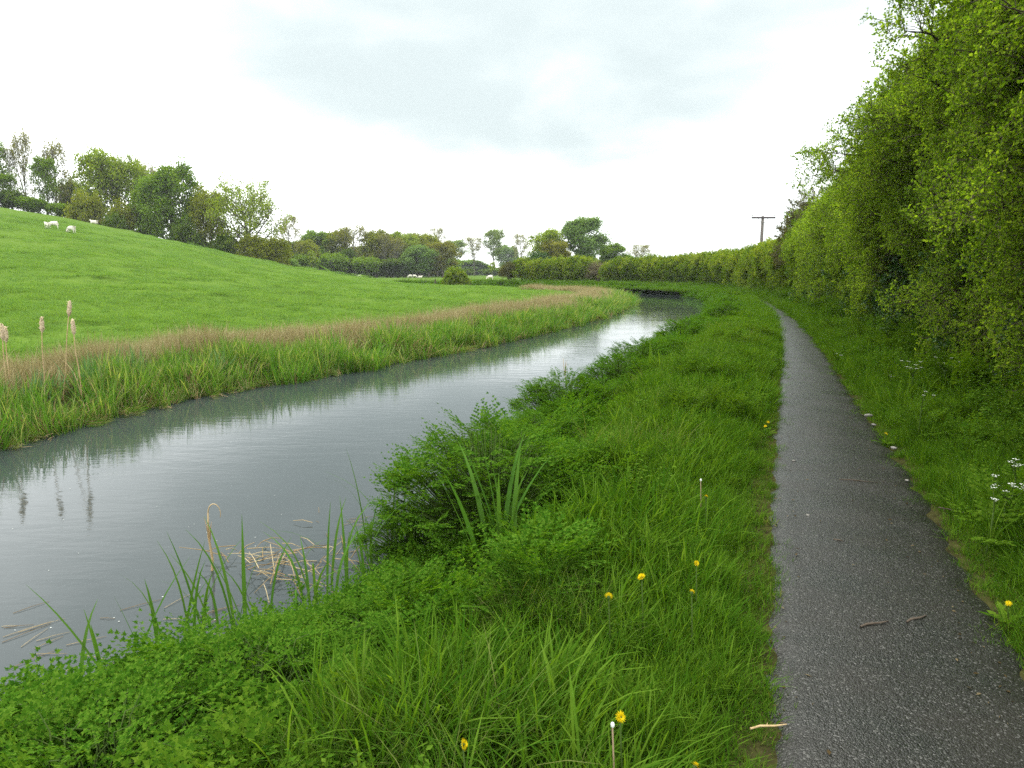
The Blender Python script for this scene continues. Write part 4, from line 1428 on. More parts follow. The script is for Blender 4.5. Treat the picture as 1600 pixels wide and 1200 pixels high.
# ------------------------------------------------------------------ trees
def tree_proto(name, label, seed, H, Rr, base, trunk_r, nlimb, nsub, ntwig, per, leaf, clump, colr, bark='bark', up=.6, top=.78, rise=.35, profile='round', loc=(0, 0, 0), twig_r=.012):
    r = np.random.default_rng(seed)
    tr, cr = MB(), MB()
    zc, hh = H * (base + 1) / 2, H * (1 - base) / 2

    def sh(z):
        return {'round': 1.0, 'egg': 1 - .25 * z, 'broad': 1 + .12 * z}[profile]

    def env(p):
        z = np.clip((p[2] - zc) / hh, -1, 1)
        a = math.atan2(p[1], p[0])
        lump = 1 + .14 * math.sin(3 * a + seed) * math.cos(4.4 * z + seed) + .10 * math.sin(5 * a + 2 * seed + 5 * z)
        q = math.sqrt((p[0] ** 2 + p[1] ** 2) / (Rr * sh(z)) ** 2 + ((p[2] - zc) / hh) ** 2) / lump
        if q <= 1:
            return np.asarray(p, float)
        k = 1 / q * r.uniform(.86, 1.0)
        return np.array([p[0] * k, p[1] * k, zc + (p[2] - zc) * k])
    # trunk
    tz = np.linspace(0, H * top, 9)
    bend = np.c_[np.cumsum(r.normal(0, .012 * H, 9)), np.cumsum(r.normal(0, .012 * H, 9)), tz]
    bend[0, :2] = 0; bend[1, :2] *= .4
    rad = trunk_r * (1 - .80 * (tz / (H * top)) ** .8)
    rad[0] *= 1.35
    tr.tube(bend, rad, 7)
    tips = []
    for i in range(nlimb):
        f = base * .75 + (top - base * .75) * ((i + .5) / nlimb) ** .9
        z0 = f * H
        p0 = np.array([np.interp(z0, tz, bend[:, 0]), np.interp(z0, tz, bend[:, 1]), z0])
        a = i * 2.4 + r.normal(0, .35)
        reach = Rr * r.uniform(.55, .85)
        e = p0 + np.array([math.cos(a) * reach, math.sin(a) * reach, reach * up * r.uniform(.7, 1.4) + rise * H * (1 - f) * r.uniform(.3, .9)])
        e = env(e)
        m_ = p0 * .5 + e * .5 + np.array([0, 0, -.06 * reach * r.uniform(-1, 1.5)]) + r.normal(0, .04 * reach, 3)
        C = np.array([p0, p0 * .6 + m_ * .4 + r.normal(0, .02 * reach, 3), m_, m_ * .45 + e * .55 + r.normal(0, .04 * reach, 3), e])
        lr = trunk_r * .42 * (1 - .5 * f)
        tr.tube(C, [lr, lr * .8, lr * .6, lr * .38, lr * .16], 5)
        for j in range(nsub):
            u = .3 + .7 * (j + r.random()) / nsub
            q0 = np.array([np.interp(u, [0, .25, .5, .75, 1], C[:, k]) for k in range(3)])
            d = r.normal(0, 1, 3) + (e - p0) / (np.linalg.norm(e - p0) + 1e-6) * .8 + [0, 0, up]
            d /= np.linalg.norm(d)
            q1 = env(q0 + d * Rr * r.uniform(.25, .5))
            sr = lr * .35 * (1.2 - .6 * u)
            tr.tube([q0, (q0 + q1) / 2 + r.normal(0, .03 * Rr, 3), q1], [sr, sr * .7, sr * .3], 4)
            for k in range(ntwig):
                v = .25 + .75 * (k + r.random()) / ntwig
                t0 = q0 + (q1 - q0) * v
                d2 = r.normal(0, 1, 3) + d * .6 + [0, 0, up * .6]
                d2 /= np.linalg.norm(d2)
                t1 = env(t0 + d2 * Rr * r.uniform(.10, .24))
                tr.tube([t0, (t0 + t1) / 2 + r.normal(0, .01 * Rr, 3), t1], [twig_r * 2, twig_r * 1.4, twig_r * .6], 3, False)
                tips.append(t1); tips.append((t0 + t1) / 2)
    tips = np.array(tips)
    n = len(tips) * per
    P = np.repeat(tips, per, 0) + r.normal(0, clump, (n, 3)) * [1, 1, .65]
    dd = r.normal(0, 1, (n, 3)) + [0, 0, -.1]
    L = r.uniform(*leaf, n)
    if n:
        cr.leaves(P, dd, np.array([0, 0, 1.0]) + r.normal(0, .5, (n, 3)), L, L * .8, .12)
    root = thing(name, label, 'tree', loc)
    link('trunk', tr.mesh(name + '_trunk', bark), root)
    if n:
        link('crown', cr.mesh(name + '_crown', 'tree_' + colr, False), root, kind='stuff')
    root['H'] = H; root['W'] = 2 * Rr
    return root


PROTO = {}
SPECS = {   # seed H R base trunk limbs sub twig per leaf clump colour bark up top rise profile
    'ash_bare': (1, 20, 4.2, .12, .30, 20, 7, 5, 2, (.18, .34), .30, 'bud', 'pale_bark', 1.5, .92, .5, 'egg'),
    'ash_leafy': (2, 19, 4.6, .08, .32, 18, 7, 4, 9, (.22, .42), .40, 'green', 'bark', 1.0, .9, .4, 'egg'),
    'yellow_tall': (3, 18, 5.4, .15, .34, 15, 7, 4, 14, (.24, .44), .48, 'yellow', 'bark', .8, .88, .4, 'round'),
    'sycamore': (4, 17, 7.0, .06, .42, 18, 8, 4, 20, (.26, .48), .50, 'green', 'bark', .45, .85, .3, 'round'),
    'olive_oak': (5, 15, 5.8, .05, .40, 16, 7, 4, 18, (.24, .42), .45, 'olive', 'bark', .5, .82, .3, 'round'),
    'open_oak': (6, 17, 8.6, .24, .62, 15, 8, 5, 8, (.22, .40), .36, 'yellow', 'bark', .35, .66, .32, 'broad'),
    'round_bush': (7, 8, 4.2, .03, .22, 16, 7, 4, 16, (.22, .38), .34, 'olive', 'bark', .4, .75, .3, 'round'),
    'wood_oak': (8, 14, 5.0, .14, .36, 14, 7, 4, 15, (.30, .50), .50, 'olive', 'bark', .6, .85, .3, 'round'),
    'wood_green': (9, 14, 5.0, .10, .34, 14, 7, 4, 16, (.30, .50), .50, 'green', 'bark', .6, .85, .3, 'egg'),
    'wood_bare': (10, 15, 5.0, .28, .34, 13, 7, 5, 2, (.24, .40), .35, 'bronze', 'pale_bark', .9, .85, .4, 'round'),
    'willow': (11, 10, 4.8, .04, .30, 16, 7, 4, 18, (.26, .46), .48, 'grey', 'bark', .5, .8, .3, 'round'),
    'park_tree': (12, 20, 6.6, .30, .42, 14, 7, 5, 9, (.30, .50), .5, 'fresh', 'bark', .7, .85, .35, 'broad'),
    'park_bare': (13, 18, 7.4, .30, .42, 14, 8, 5, 3, (.28, .44), .42, 'bud', 'bark', .6, .8, .35, 'broad'),
    'poplar_grey': (14, 17, 6.2, .05, .42, 18, 8, 4, 20, (.28, .46), .50, 'grey', 'bark', .7, .9, .35, 'egg'),
    'gold_oak': (15, 14, 6.0, .06, .40, 16, 7, 4, 16, (.26, .44), .48, 'yellow', 'bark', .5, .82, .3, 'round'),
    'bronze_oak': (16, 13, 5.2, .06, .36, 15, 7, 4, 16, (.28, .44), .46, 'bronze', 'bark', .5, .82, .3, 'round'),
    'evergreen': (17, 9, 2.6, .02, .22, 18, 6, 4, 10, (.22, .36), .34, 'dark', 'bark', .3, .95, .2, 'egg'),
    'sapling': (18, 5, 1.5, .35, .06, 9, 4, 3, 4, (.16, .28), .18, 'yellow', 'pale_bark', .8, .9, .3, 'egg'),
    'dark_shrub': (19, 4, 2.9, .02, .12, 13, 6, 4, 10, (.22, .36), .30, 'dark', 'bark', .4, .7, .3, 'round'),
    'green_shrub': (20, 4, 2.9, .02, .12, 13, 6, 4, 10, (.22, .36), .30, 'green', 'bark', .4, .7, .3, 'round'),
}
NAMES = {'ash_bare': 'ash_tree', 'ash_leafy': 'ash_tree', 'yellow_tall': 'lime_tree', 'sycamore': 'sycamore_tree', 'olive_oak': 'oak_tree', 'open_oak': 'oak_tree', 'round_bush': 'oak_tree', 'wood_oak': 'oak_tree',
         'wood_green': 'woodland_tree', 'wood_bare': 'bare_tree', 'willow': 'willow_tree', 'park_tree': 'park_tree', 'park_bare': 'park_tree', 'poplar_grey': 'poplar_tree', 'gold_oak': 'oak_tree', 'bronze_oak': 'oak_tree',
         'evergreen': 'evergreen_tree', 'sapling': 'sapling', 'dark_shrub': 'shrub', 'green_shrub': 'shrub'}


def plant(kind, px, top_py, w_px, y, label, rz=None, group=None):
    """Put a tree of a kind where column px meets depth y, scaled so that its top reaches row top_py and it is w_px wide."""
    p = at(px, 430, y)
    z0 = hz(p.x, y) - .1
    H = max(1.0, at(px, top_py, y).z - z0)
    depth = y / cp
    Wd = w_px / F * depth * .99
    if rz is None:
        rz = rng.uniform(0, 6.28)
    if kind not in PROTO:
        PROTO[kind] = o = tree_proto(NAMES[kind], label, *SPECS[kind])
        o.location = (p.x, y, z0); o.rotation_euler = (0, 0, rz)
    else:
        o = copy_tree(PROTO[kind], label, (p.x, y, z0), rz)
    sx = Wd / o['W'] * 1.04
    o.scale = (sx, sx, H / o['H'])
    if group:
        o['group'] = group
    return o


RG, WG, PG, MG = 'trees along the hill ridge', 'trees of the wood beyond the second field', 'hazy parkland trees in the gap', 'trees behind the far hedge'
for t in [
    ('ash_leafy', -8, 208, 80, 136, 'leafy green ash cut off by the left edge of the picture', RG),
    ('ash_bare', 31, 222, 34, 139, 'thin half-bare ash between the edge tree and the tallest bare ash', RG),
    ('ash_bare', 54, 190, 44, 142, 'tallest bare ash on the ridge, crown almost leafless', RG),
    ('ash_bare', 103, 207, 58, 141, 'broad bare-topped ash right of the tallest one', RG),
    ('ash_leafy', 84, 240, 50, 135, 'short fresh green ash between the two bare-topped ashes', RG),
    ('ash_leafy', 18, 268, 56, 132, 'low leafy ash at the ridge foot below the thin half-bare ash', RG),
    ('round_bush', 144, 298, 58, 131, 'round olive-gold young oak on the ridge above the grazing sheep', RG),
    ('yellow_tall', 172, 230, 84, 141, 'tall yellow-green lime behind the round olive oak', RG),
    ('yellow_tall', 214, 242, 66, 143, 'second yellow-green lime, right of the tallest lime', RG),
    ('ash_bare', 238, 242, 62, 150, 'twiggy bare ash showing between lime and sycamore', RG),
    ('sycamore', 274, 255, 112, 133, 'large dense bright green sycamore on the ridge', RG),
    ('yellow_tall', 122, 275, 50, 144, 'low yellow-green lime filling the gap left of the olive oak', RG),
    ('olive_oak', 208, 312, 66, 133, 'low spreading olive oak under the yellow-green limes', RG),
    ('olive_oak', 336, 292, 66, 131, 'dark olive oak pressed against the right of the sycamore', RG),
    ('open_oak', 390, 270, 124, 127, 'big open-crowned oak with dark spreading limbs at the ridge end', RG),
    ('round_bush', 403, 366, 62, 124, 'small olive oak at the foot of the open-crowned oak', RG),
    ('round_bush', 436, 370, 46, 126, 'small olive oak bush right of the open-crowned oak foot', RG),
    ('park_bare', 456, 334, 50, 175, 'pale thin tree behind the right side of the open-crowned oak', RG),
    ('green_shrub', 60, 308, 50, 131, 'green shrub under the bare ashes on the ridge', RG),
    ('green_shrub', 105, 318, 44, 131, 'green shrub left of the round olive oak', RG),
    ('dark_shrub', 182, 333, 50, 129, 'dark shrub right of the round olive oak', RG),
    ('dark_shrub', 296, 350, 60, 128, 'dark shrub beneath the sycamore', RG),
    ('dark_shrub', 20, 298, 60, 131, 'dark shrub at the far left of the ridge', RG),
    ('dark_shrub', 352, 366, 44, 126, 'dark shrub between dark olive oak and open-crowned oak', RG),
    # wood
    ('wood_green', 462, 374, 48, 196, 'green tree starting the wood behind the small olive bush', WG),
    ('wood_green', 500, 357, 60, 206, 'bright green domed tree at the left end of the wood', WG),
    ('wood_oak', 480, 376, 44, 190, 'low olive tree before the green dome of the wood', WG),
    ('wood_oak', 532, 359, 54, 207, 'olive tree second along the wood skyline', WG),
    ('wood_bare', 557, 351, 60, 202, 'half-bare tree with a pale trunk in the middle of the wood', WG),
    ('evergreen', 545, 385, 26, 196, 'small dark evergreen left of the pale-trunked bare tree', WG),
    ('wood_oak', 588, 360, 52, 204, 'broad olive tree right of the pale-trunked bare tree', WG),
    ('wood_green', 612, 363, 44, 210, 'green tree behind the two olive trees of the wood', WG),
    ('wood_bare', 604, 362, 40, 200, 'narrow twiggy tree with visible trunk right of wood centre', WG),
    ('gold_oak', 632, 361, 50, 206, 'yellowish oak right of centre in the wood', WG),
    ('wood_bare', 622, 370, 40, 199, 'twiggy tree with two dark trunks before the yellowish oak', WG),
    ('wood_oak', 652, 365, 44, 214, 'olive tree behind the grey willow', WG),
    ('park_bare', 684, 354, 34, 235, 'tall pale round-headed tree rising over the right of the wood', WG),
    ('wood_oak', 670, 366, 44, 222, 'dull olive tree below the pale round-headed tree', WG),
    ('willow', 655, 384, 54, 196, 'grey-green willow at the right front of the wood', WG),
    ('bronze_oak', 692, 377, 54, 200, 'bronze oak ending the wood above the lone bush', WG),
    ('green_shrub', 520, 396, 52, 192, 'green shrub at the wood edge near the sapling', WG),
    ('green_shrub', 572, 402, 48, 193, 'green shrub below the pale-trunked bare tree', WG),
    ('dark_shrub', 615, 404, 56, 196, 'dark shrub under the yellowish oak', WG),
    ('dark_shrub', 462, 396, 40, 186, 'dark shrub at the left foot of the wood', WG),
    ('green_shrub', 478, 399, 36, 184, 'pale shrub between the sapling and the wood foot', WG),
    ('sapling', 489, 392, 18, 182, 'pale-stemmed sapling before the left end of the wood', WG),
    # hazy gap
    ('park_tree', 712, 374, 46, 290, 'hazy tree just right of the bronze oak', PG),
    ('park_bare', 741, 369, 46, 300, 'round hazy tree with bare fan of branches in the gap', PG),
    ('park_tree', 773, 357, 40, 300, 'tallest hazy tree in the gap', PG),
    ('park_bare', 813, 364, 36, 320, 'slim hazy tree left of the golden oak', PG),
    ('willow', 793, 384, 40, 380, 'faint blue-grey willow lost in haze behind the gap', PG),
    ('willow', 735, 406, 60, 330, 'low hazy willow at the foot of the round hazy tree', PG),
    ('dark_shrub', 722, 420, 40, 270, 'hazy shrub line under the trees in the gap', PG),
    ('dark_shrub', 768, 421, 44, 275, 'hazy shrub below the tallest hazy tree', PG),
    ('sapling', 770, 409, 14, 165, 'thin sapling standing alone in the distant meadow', PG),
    # behind far hedge
    ('gold_oak', 852, 357, 64, 150, 'golden green oak at the left of the group behind the far hedge', MG),
    ('bronze_oak', 868, 374, 54, 146, 'olive-brown oak below the grey-green poplar', MG),
    ('poplar_grey', 911, 338, 82, 152, 'largest grey-green poplar behind the far hedge', MG),
    ('wood_green', 955, 378, 52, 158, 'dark green tree at the right shoulder of the poplar', MG),
    ('park_bare', 1000, 381, 48, 255, 'pale distant tree right of the poplar', MG),
    ('willow', 968, 398, 50, 200, 'low grey-green tree between poplar and the pale distant tree', MG),
    ('willow', 1004, 404, 60, 250, 'faint low tree under the pale distant tree', MG),
]:
    plant(t[0], t[1], t[2], t[3], t[4], t[5], None, t[6])
for k in PROTO.values():
    pass


# far-off growth closing the view behind the separate trees
def distant_wood():
    items = []
    for kind in ('wood_green', 'wood_oak', 'willow', 'green_shrub', 'bronze_oak'):
        items.append([c.data for c in PROTO[kind].children if c.name.startswith('crown')][0])
    P, sc, ix = [], [], []
    for px in np.arange(425, 1060, 4.0):
        for k in range(3):
            q = px + rng.uniform(-3, 3)
            y = rng.uniform(235, 275) if q < 700 else rng.uniform(330, 420) if q < 830 else rng.uniform(230, 300)
            p = at(q, 430, y)
            i = int(rng.integers(0, 5))
            hw = np.interp(q, [425, 470, 560, 660, 700, 715, 820, 835, 930, 960, 1000, 1060], [7.5, 9.0, 10.5, 10, 8, 5, 5, 7, 7, 4.5, 4, 3]) * rng.uniform(.5, 1.0)
            h0 = {0: 14, 1: 14, 2: 10, 3: 4, 4: 13}[i]
            P.append((p.x, y, hz(p.x, y) - .4)); ix.append(i); sc.append((hw / h0 * 1.25, hw / h0 * 1.25, hw / h0))
    scatter('distant_wood', items, np.array(P), std_rot(len(P), .03), np.array(sc), np.array(ix), kind='stuff', label='far-off wood closing the view behind the separate trees')
    P, sc, ix = [], [], []
    for px in np.arange(-60, 460, 6.0):
        for k in range(2):
            q = px + rng.uniform(-4, 4)
            y = rng.uniform(150, 175)
            p = at(q, 430, y)
            i = int(rng.integers(0, 5))
            hw = np.interp(q, [-60, 100, 250, 350, 400, 460], [9, 9, 9.5, 8, 5.5, 5]) * rng.uniform(.4, 1.0)
            h0 = {0: 14, 1: 14, 2: 10, 3: 4, 4: 13}[i]
            P.append((p.x, y, hz(p.x, y) - .4)); ix.append(i); sc.append((hw / h0 * 1.2, hw / h0 * 1.2, hw / h0))
    scatter('ridge_undergrowth', items, np.array(P), std_rot(len(P), .03), np.array(sc), np.array(ix), kind='stuff', label='leafy undergrowth of the ridge wood behind its front trees')


distant_wood()


# ------------------------------------------------------------------ field fence
def fence():
    px = [(522, 417.5), (548, 421.5), (596, 429.5), (611, 431.5), (624, 434.0), (635, 436.0), (646, 437.5), (680, 441.5)]
    ys = [116, 113, 108, 106, 103, 101, 99, 95]
    pts = []
    for (a, b), y in zip(px, ys):
        y = float(np.interp(a, crest_tab[:, 0], crest_tab[:, 1])) - 1.5
        p = at(a, 430, y)
        z = hz(p.x, y)
        pts.append((p.x, y, z, z + .95))
    root = thing('field_fence', 'row of dark wooden fence posts with thin wires crossing the pasture', 'fence', (pts[3][0], pts[3][1], pts[3][2]))
    org = np.array(pts[3][:3])
    for x, y, z, zt in pts:
        h = np.clip(zt - z, .95, 1.5) + rng.uniform(-.08, .12)
        mb = MB()
        w = .065
        lean = rng.normal(0, .03, 2)
        b = np.array([x, y, z]) - org
        lv = [(-.2, w, 0), (h * .6, w, .6), (h - .04, w * .98, 1), (h, w * .72, 1.02)]
        V = []
        for zz_, ww, q in lv:
            for sx, sy in ((-1, -1), (1, -1), (1, 1), (-1, 1)):
                V.append(b + [sx * ww + lean[0] * q, sy * ww + lean[1] * q, zz_])
        Q = [(4 * i + j, 4 * i + (j + 1) % 4, 4 * i + 4 + (j + 1) % 4, 4 * i + 4 + j) for i in range(3) for j in range(4)] + [(12, 13, 14, 15)]
        mb.add(V, None, Q)
        link('post', mb.mesh('fence_post', 'twig_bark', False), root)
    for hh in (.35, .65, .95):
        mb = MB()
        C = np.array([(x, y, z + hh) for x, y, z, _ in pts]) - org
        mb.tube(C, .006, 4)
        link('wire', mb.mesh('fence_wire', 'wire'), root)


fence()


# ------------------------------------------------------------------ telegraph pole
def pole():
    y = 60.0
    b = at(1187, 430, y)
    top = at(1187.5, 338, y).z
    root = thing('telegraph_pole', 'wooden telegraph pole with a single crossarm above the hedge', 'pole', (b.x, y, 0))
    mb = MB(); mb.tube([[0, 0, -.3], [0, 0, 2], [0, 0, 4.5], [0, 0, top]], [.15, .145, .13, .11], 12)
    link('post', mb.mesh('pole_post', 'pole_wood'), root)
    hw = 18.0 / F * y
    def boxm(x0, x1, y0, y1, z0, z1, bev=.012):
        m = MB()
        V = []
        for zz_, i in ((z0, bev), (z0 + bev, 0), (z1 - bev, 0), (z1, bev)):
            V += [(x0 + i, y0 + i, zz_), (x1 - i, y0 + i, zz_), (x1 - i, y1 - i, zz_), (x0 + i, y1 - i, zz_)]
        Q = [(4 * k + j, 4 * k + (j + 1) % 4, 4 * k + 4 + (j + 1) % 4, 4 * k + 4 + j) for k in range(3) for j in range(4)] + [(3, 2, 1, 0), (12, 13, 14, 15)]
        m.add(V, None, Q)
        return m
    za = at(1187, 340.3, y).z
    link('crossarm', boxm(-hw, hw, -.22, -.115, za - .07, za + .07).mesh('crossarm', 'arm_wood', False), root)
    for sgn in (-1, 1):
        m = MB(); m.tube([[sgn * .42, -.10, za - .05], [sgn * .2, -.12, za - .3], [0, -.14, za - .52]], .02, 5)
        link('brace', m.mesh('brace', 'wire'), root)
        m = MB(); m.tube([[sgn * (hw - .05), -.165, za + .06], [sgn * (hw - .05), -.165, za + .16], [sgn * (hw - .05), -.165, za + .17], [sgn * (hw - .05), -.165, za + .25], [sgn * (hw - .05), -.165, za + .27], [sgn * (hw - .05), -.165, za + .34]],
                         [.012, .012, .06, .05, .035, .03], 10)
        link('insulator', m.mesh('insulator', 'porcelain'), root)


pole()


# ------------------------------------------------------------------ sheep
def sheep_mesh(name, graze=True, lying=False, seed=0):
    """One continuous body: trunk rings, neck, head, ears and four jointed legs grown as a skin."""
    leg = 0.28 if lying else 0.55
    bz = .36 if lying else .68
    V = [(-.45, 0, bz), (-.15, 0, bz + .03), (.2, 0, bz + .02), (.45, 0, bz + .02)]
    rad = [.24, .29, .28, .20]
    E = [(0, 1), (1, 2), (2, 3)]
    if graze:
        nk = [(.60, 0, bz - .10), (.70, 0, bz - .28), (.76, 0, bz - .45), (.84, 0, bz - .58)]
    else:
        nk = [(.58, 0, bz + .16), (.66, 0, bz + .32), (.78, 0, bz + .34), (.92, 0, bz + .26)]
    rn = [.14, .10, .085, .05]
    prev = 3
    for p, q in zip(nk, rn):
        V.append(p); rad.append(q); E.append((prev, len(V) - 1)); prev = len(V) - 1
    hd = prev - 1
    for s in (-1, 1):
        V.append((nk[2][0] - .06, s * .13, nk[2][2] + .06)); rad.append(.028); E.append((hd, len(V) - 1))
    V.append((-.62, 0, bz - .10)); rad.append(.05); E.append((0, len(V) - 1))
    for root_i, x, back in ((0, -.42, True), (3, .40, False)):
        for s in (-1, 1):
            if lying:
                ch = [(x + (.10 if back else .05), s * .2, bz - .20), (x + .2, s * .22, .06)]
                rr = [.10, .05]
            elif back:
                ch = [(x + .06, s * .15, bz - .22), (x - .05, s * .15, .28), (x - .01, s * .15, .02)]
                rr = [.11, .045, .04]
            else:
                ch = [(x, s * .13, bz - .25), (x + .02, s * .13, .27), (x, s * .13, .02)]
                rr = [.09, .045, .04]
            pv = root_i
            for p, q in zip(ch, rr):
                V.append(p); rad.append(q); E.append((pv, len(V) - 1)); pv = len(V) - 1
    me = bpy.data.meshes.new(name)
    me.from_pydata(V, E, [])
    me.materials.append(M['wool'])
    ob = bpy.data.objects.new(name, me)
    COL.objects.link(ob)
    ob.modifiers.new('skin', 'SKIN')
    for i, sv in enumerate(me.skin_vertices[0].data):
        sv.radius = (rad[i], rad[i])
        sv.use_root = (i == 1)
    sb = ob.modifiers.new('smooth', 'SUBSURF'); sb.levels = sb.render_levels = 2
    bpy.context.view_layer.update()
    dg = bpy.context.evaluated_depsgraph_get()
    out = bpy.data.meshes.new_from_object(ob.evaluated_get(dg))
    bpy.data.objects.remove(ob)
    out.name = name
    n = len(out.vertices)
    co = np.empty(n * 3, np.float32); out.vertices.foreach_get('co', co)
    co = co.reshape(-1, 3)
    nr = np.empty(n * 3, np.float32); out.vertices.foreach_get('normal', nr)
    nr = nr.reshape(-1, 3)
    woolly = (co[:, 2] > bz - .28) & (co[:, 0] < .58)
    co = co + nr * (woolly * (.02 * wave(co, .12, 900)))[:, None]
    out.vertices.foreach_set('co', co.astype(np.float32).ravel())
    out.polygons.foreach_set('use_smooth', np.ones(len(out.polygons), bool))
    out.materials.clear(); out.materials.append(M['wool'])
    out.update()
    return out


SHEEP = {'g': sheep_mesh('sheep_grazing', True), 's': sheep_mesh('sheep_standing', False), 'l': sheep_mesh('sheep_lying', False, True)}
SG = 'sheep on the hill pasture'
for k, px, py, y, rz, sc, lab in [
    ('s', 74.5, 357.0, 108, R(150), .95, 'left of the two sheep standing close together on the hillside'),
    ('g', 84.5, 357.5, 108.6, R(205), 1.15, 'right of the two sheep standing close together on the hillside'),
    ('g', 112, 364.5, 106, R(168), 1.12, 'single grazing sheep below the round olive oak'),
    ('l', 148, 351, 125, R(180), 1.0, 'sheep lying on the ridge skyline beneath the round olive oak'),
    ('l', 340, 391.5, 121.5, R(20), 1.0, 'sheep lying on the skyline under the dark olive oak'),
    ('s', 413, 407.0, 119.2, R(10), 1.05, 'sheep standing on the skyline under the open-crowned oak'),
    ('g', 432, 411.2, 118, R(170), 1.05, 'sheep grazing on the skyline beside the small olive oak bush'),
    ('s', 455, 415.0, 118, R(80), 1.0, 'sheep facing away on the skyline left of the wood'),
    ('g', 562, 426.5, 186, R(175), .9, 'lone sheep on the second field beyond the fence'),
    ('g', 641, 431.0, 188, R(185), .9, 'left of a pair of sheep below the grey willow'),
    ('g', 647.5, 431.5, 188, R(10), .9, 'right of a pair of sheep below the grey willow'),
    ('l', 656, 433.2, 184, R(10), .9, 'sheep lying apart, right of the pair below the willow'),
    ('g', 766, 441.5, 140, R(175), 1.0, 'distant sheep beside the lone meadow sapling'),
]:
    if y < 115:
        x_, y, z = meet(px, py)
        sc *= y / 112
    else:
        x_ = at(px, py, y).x
        z = hz(x_, y)
    link('sheep', SHEEP[k], None, (x_, y, z - .02), (0, 0, rz), (sc, sc, sc), label=lab, category='sheep', group=SG)


# ------------------------------------------------------------------ waterside plants of the near bank
def dropwort_meshes(seed, rad, h, nleaf, leaf=.026):
    r = np.random.default_rng(seed)
    fo, st = MB(), MB()
    for k in range(nleaf):
        a = r.uniform(0, 6.283)
        q = math.sqrt(r.random())
        hh = h * (1 - .55 * q ** 2.2) * r.uniform(.35, 1.0) ** .55
        tip = np.array([math.cos(a) * rad * q, math.sin(a) * rad * q, hh])
        V, T = pin(r, r.uniform(.16, .29))
        yaw = a - math.pi / 2 + r.normal(0, .7)
        Mx = Matrix.Rotation(yaw, 3, 'Z') @ Matrix.Rotation(r.uniform(-.35, .85) * (1 - .5 * q), 3, 'X') @ Matrix.Rotation(r.normal(0, .35), 3, 'Y')
        fo.add(V @ np.array(Mx).T + tip, T)
        b = np.array([tip[0] * .35, tip[1] * .35, 0])
        mid = np.array([tip[0] * .65, tip[1] * .65, hh * .6])
        st.tube([b, mid, tip, V[3] @ np.array(Mx).T + tip], [.006, .005, .003, .002], 4, False)
    return fo.mesh('dropwort_foliage', 'dropwort', False), st.mesh('dropwort_stems', 'stalk')


DW = [dropwort_meshes(700, .55, .62, 240), dropwort_meshes(701, .75, .85, 420), dropwort_meshes(702, .50, .50, 200), dropwort_meshes(703, .62, .70, 280)]


def dropwort(k, px, py, zg, label, sc=1.0, sz=1.0):
    g = gp(px, py, zg)
    if py > 980:
        g = gp(px, py + 62, zg)
        sc *= 1.05; sz = 1.0
    root = thing('water_dropwort', label, 'plant', (g[0], g[1], max(WATER - .03, hz(*g) - .03)), rng.uniform(0, 6.28), (sc, sc, sc * sz), 'leafy water dropwort clumps along the near bank')
    link('foliage', DW[k][0], root, kind='stuff')
    link('stems', DW[k][1], root)


for a in [
    (0, 10, 1265, -.3, 'ferny dropwort clump in the bottom left corner', .95),
    (2, 130, 1205, -.3, 'ferny dropwort clump right of the short broken stalk', 1.0),
    (3, 190, 1250, -.2, 'ferny dropwort clump on the bottom edge of the picture', .8),
    (2, 240, 1145, -.3, 'low ferny dropwort clump between the two dead stalks', .85),
    (0, 335, 1095, -.3, 'ferny dropwort clump below the tall dead stalk', .85),
    (2, 440, 1045, -.3, 'ferny dropwort clump right of the tall dead stalk', .80),
    (2, 330, 1180, -.1, 'low ferny dropwort patch among grass near the bottom edge', .7),
    (3, 90, 1270, -.15, 'ferny dropwort clump cut by the bottom edge left of centre', .85),
    (0, 280, 1150, -.25, 'ferny dropwort clump between the bottom edge and the tall dead stalk', .8),
    (3, 400, 1095, -.2, 'ferny dropwort clump meeting the long grass below the tall dead stalk', .7),
    (2, 540, 985, -.25, 'low dropwort patch below the reed litter', .75),
    (1, 768, 835, -.35, 'largest dropwort clump, bulging over the water mid-bank', 1.08, 1.05),
    (3, 810, 770, -.25, 'dropwort clump joined to the right of the largest one', .95),
    (3, 650, 850, -.35, 'low dropwort clump in front of the largest one', .62),
    (0, 790, 720, -.35, 'dropwort clump behind the largest one', .9),
    (3, 842, 722, -.35, 'dropwort clump filling the bank between the largest and second large ones', .85),
    (0, 905, 675, -.3, 'low leafy dropwort clump below the second large one', .9),
    (1, 968, 618, -.35, 'dropwort clump on the water edge left of the dock leaves', .85),
    (0, 1028, 572, -.35, 'leafy dropwort clump just beyond the dock leaves', 1.1),
    (3, 1068, 540, -.35, 'dropwort clump on the narrowing canal edge', 1.15),
    (1, 880, 655, -.35, 'second large dropwort clump further along the bank', .88),
    (3, 945, 640, -.2, 'dropwort clump right of the second large one', .85),
    (2, 860, 672, -.3, 'small dropwort clump in front of the second large one', .85),
    (1, 1000, 585, -.35, 'third dropwort clump around the broad dock leaves', .95),
    (3, 1050, 560, -.2, 'dropwort clump between the dock leaves and the grass', .9),
    (0, 1040, 552, -.3, 'dropwort clump behind the dock leaves', 1.0),
    (1, 1085, 522, -.3, 'far dropwort clump where the canal narrows', .8),
    (1, 1132, 503, -.2, 'rounded far dropwort clump before the bend', .95),
    (3, 1142, 492, -.1, 'furthest dropwort clump beside the path bend', .95),
    (1, 1140, 481, -.1, 'rounded clump of waterside growth at the canal bend', .9),
]:
    dropwort(*a)


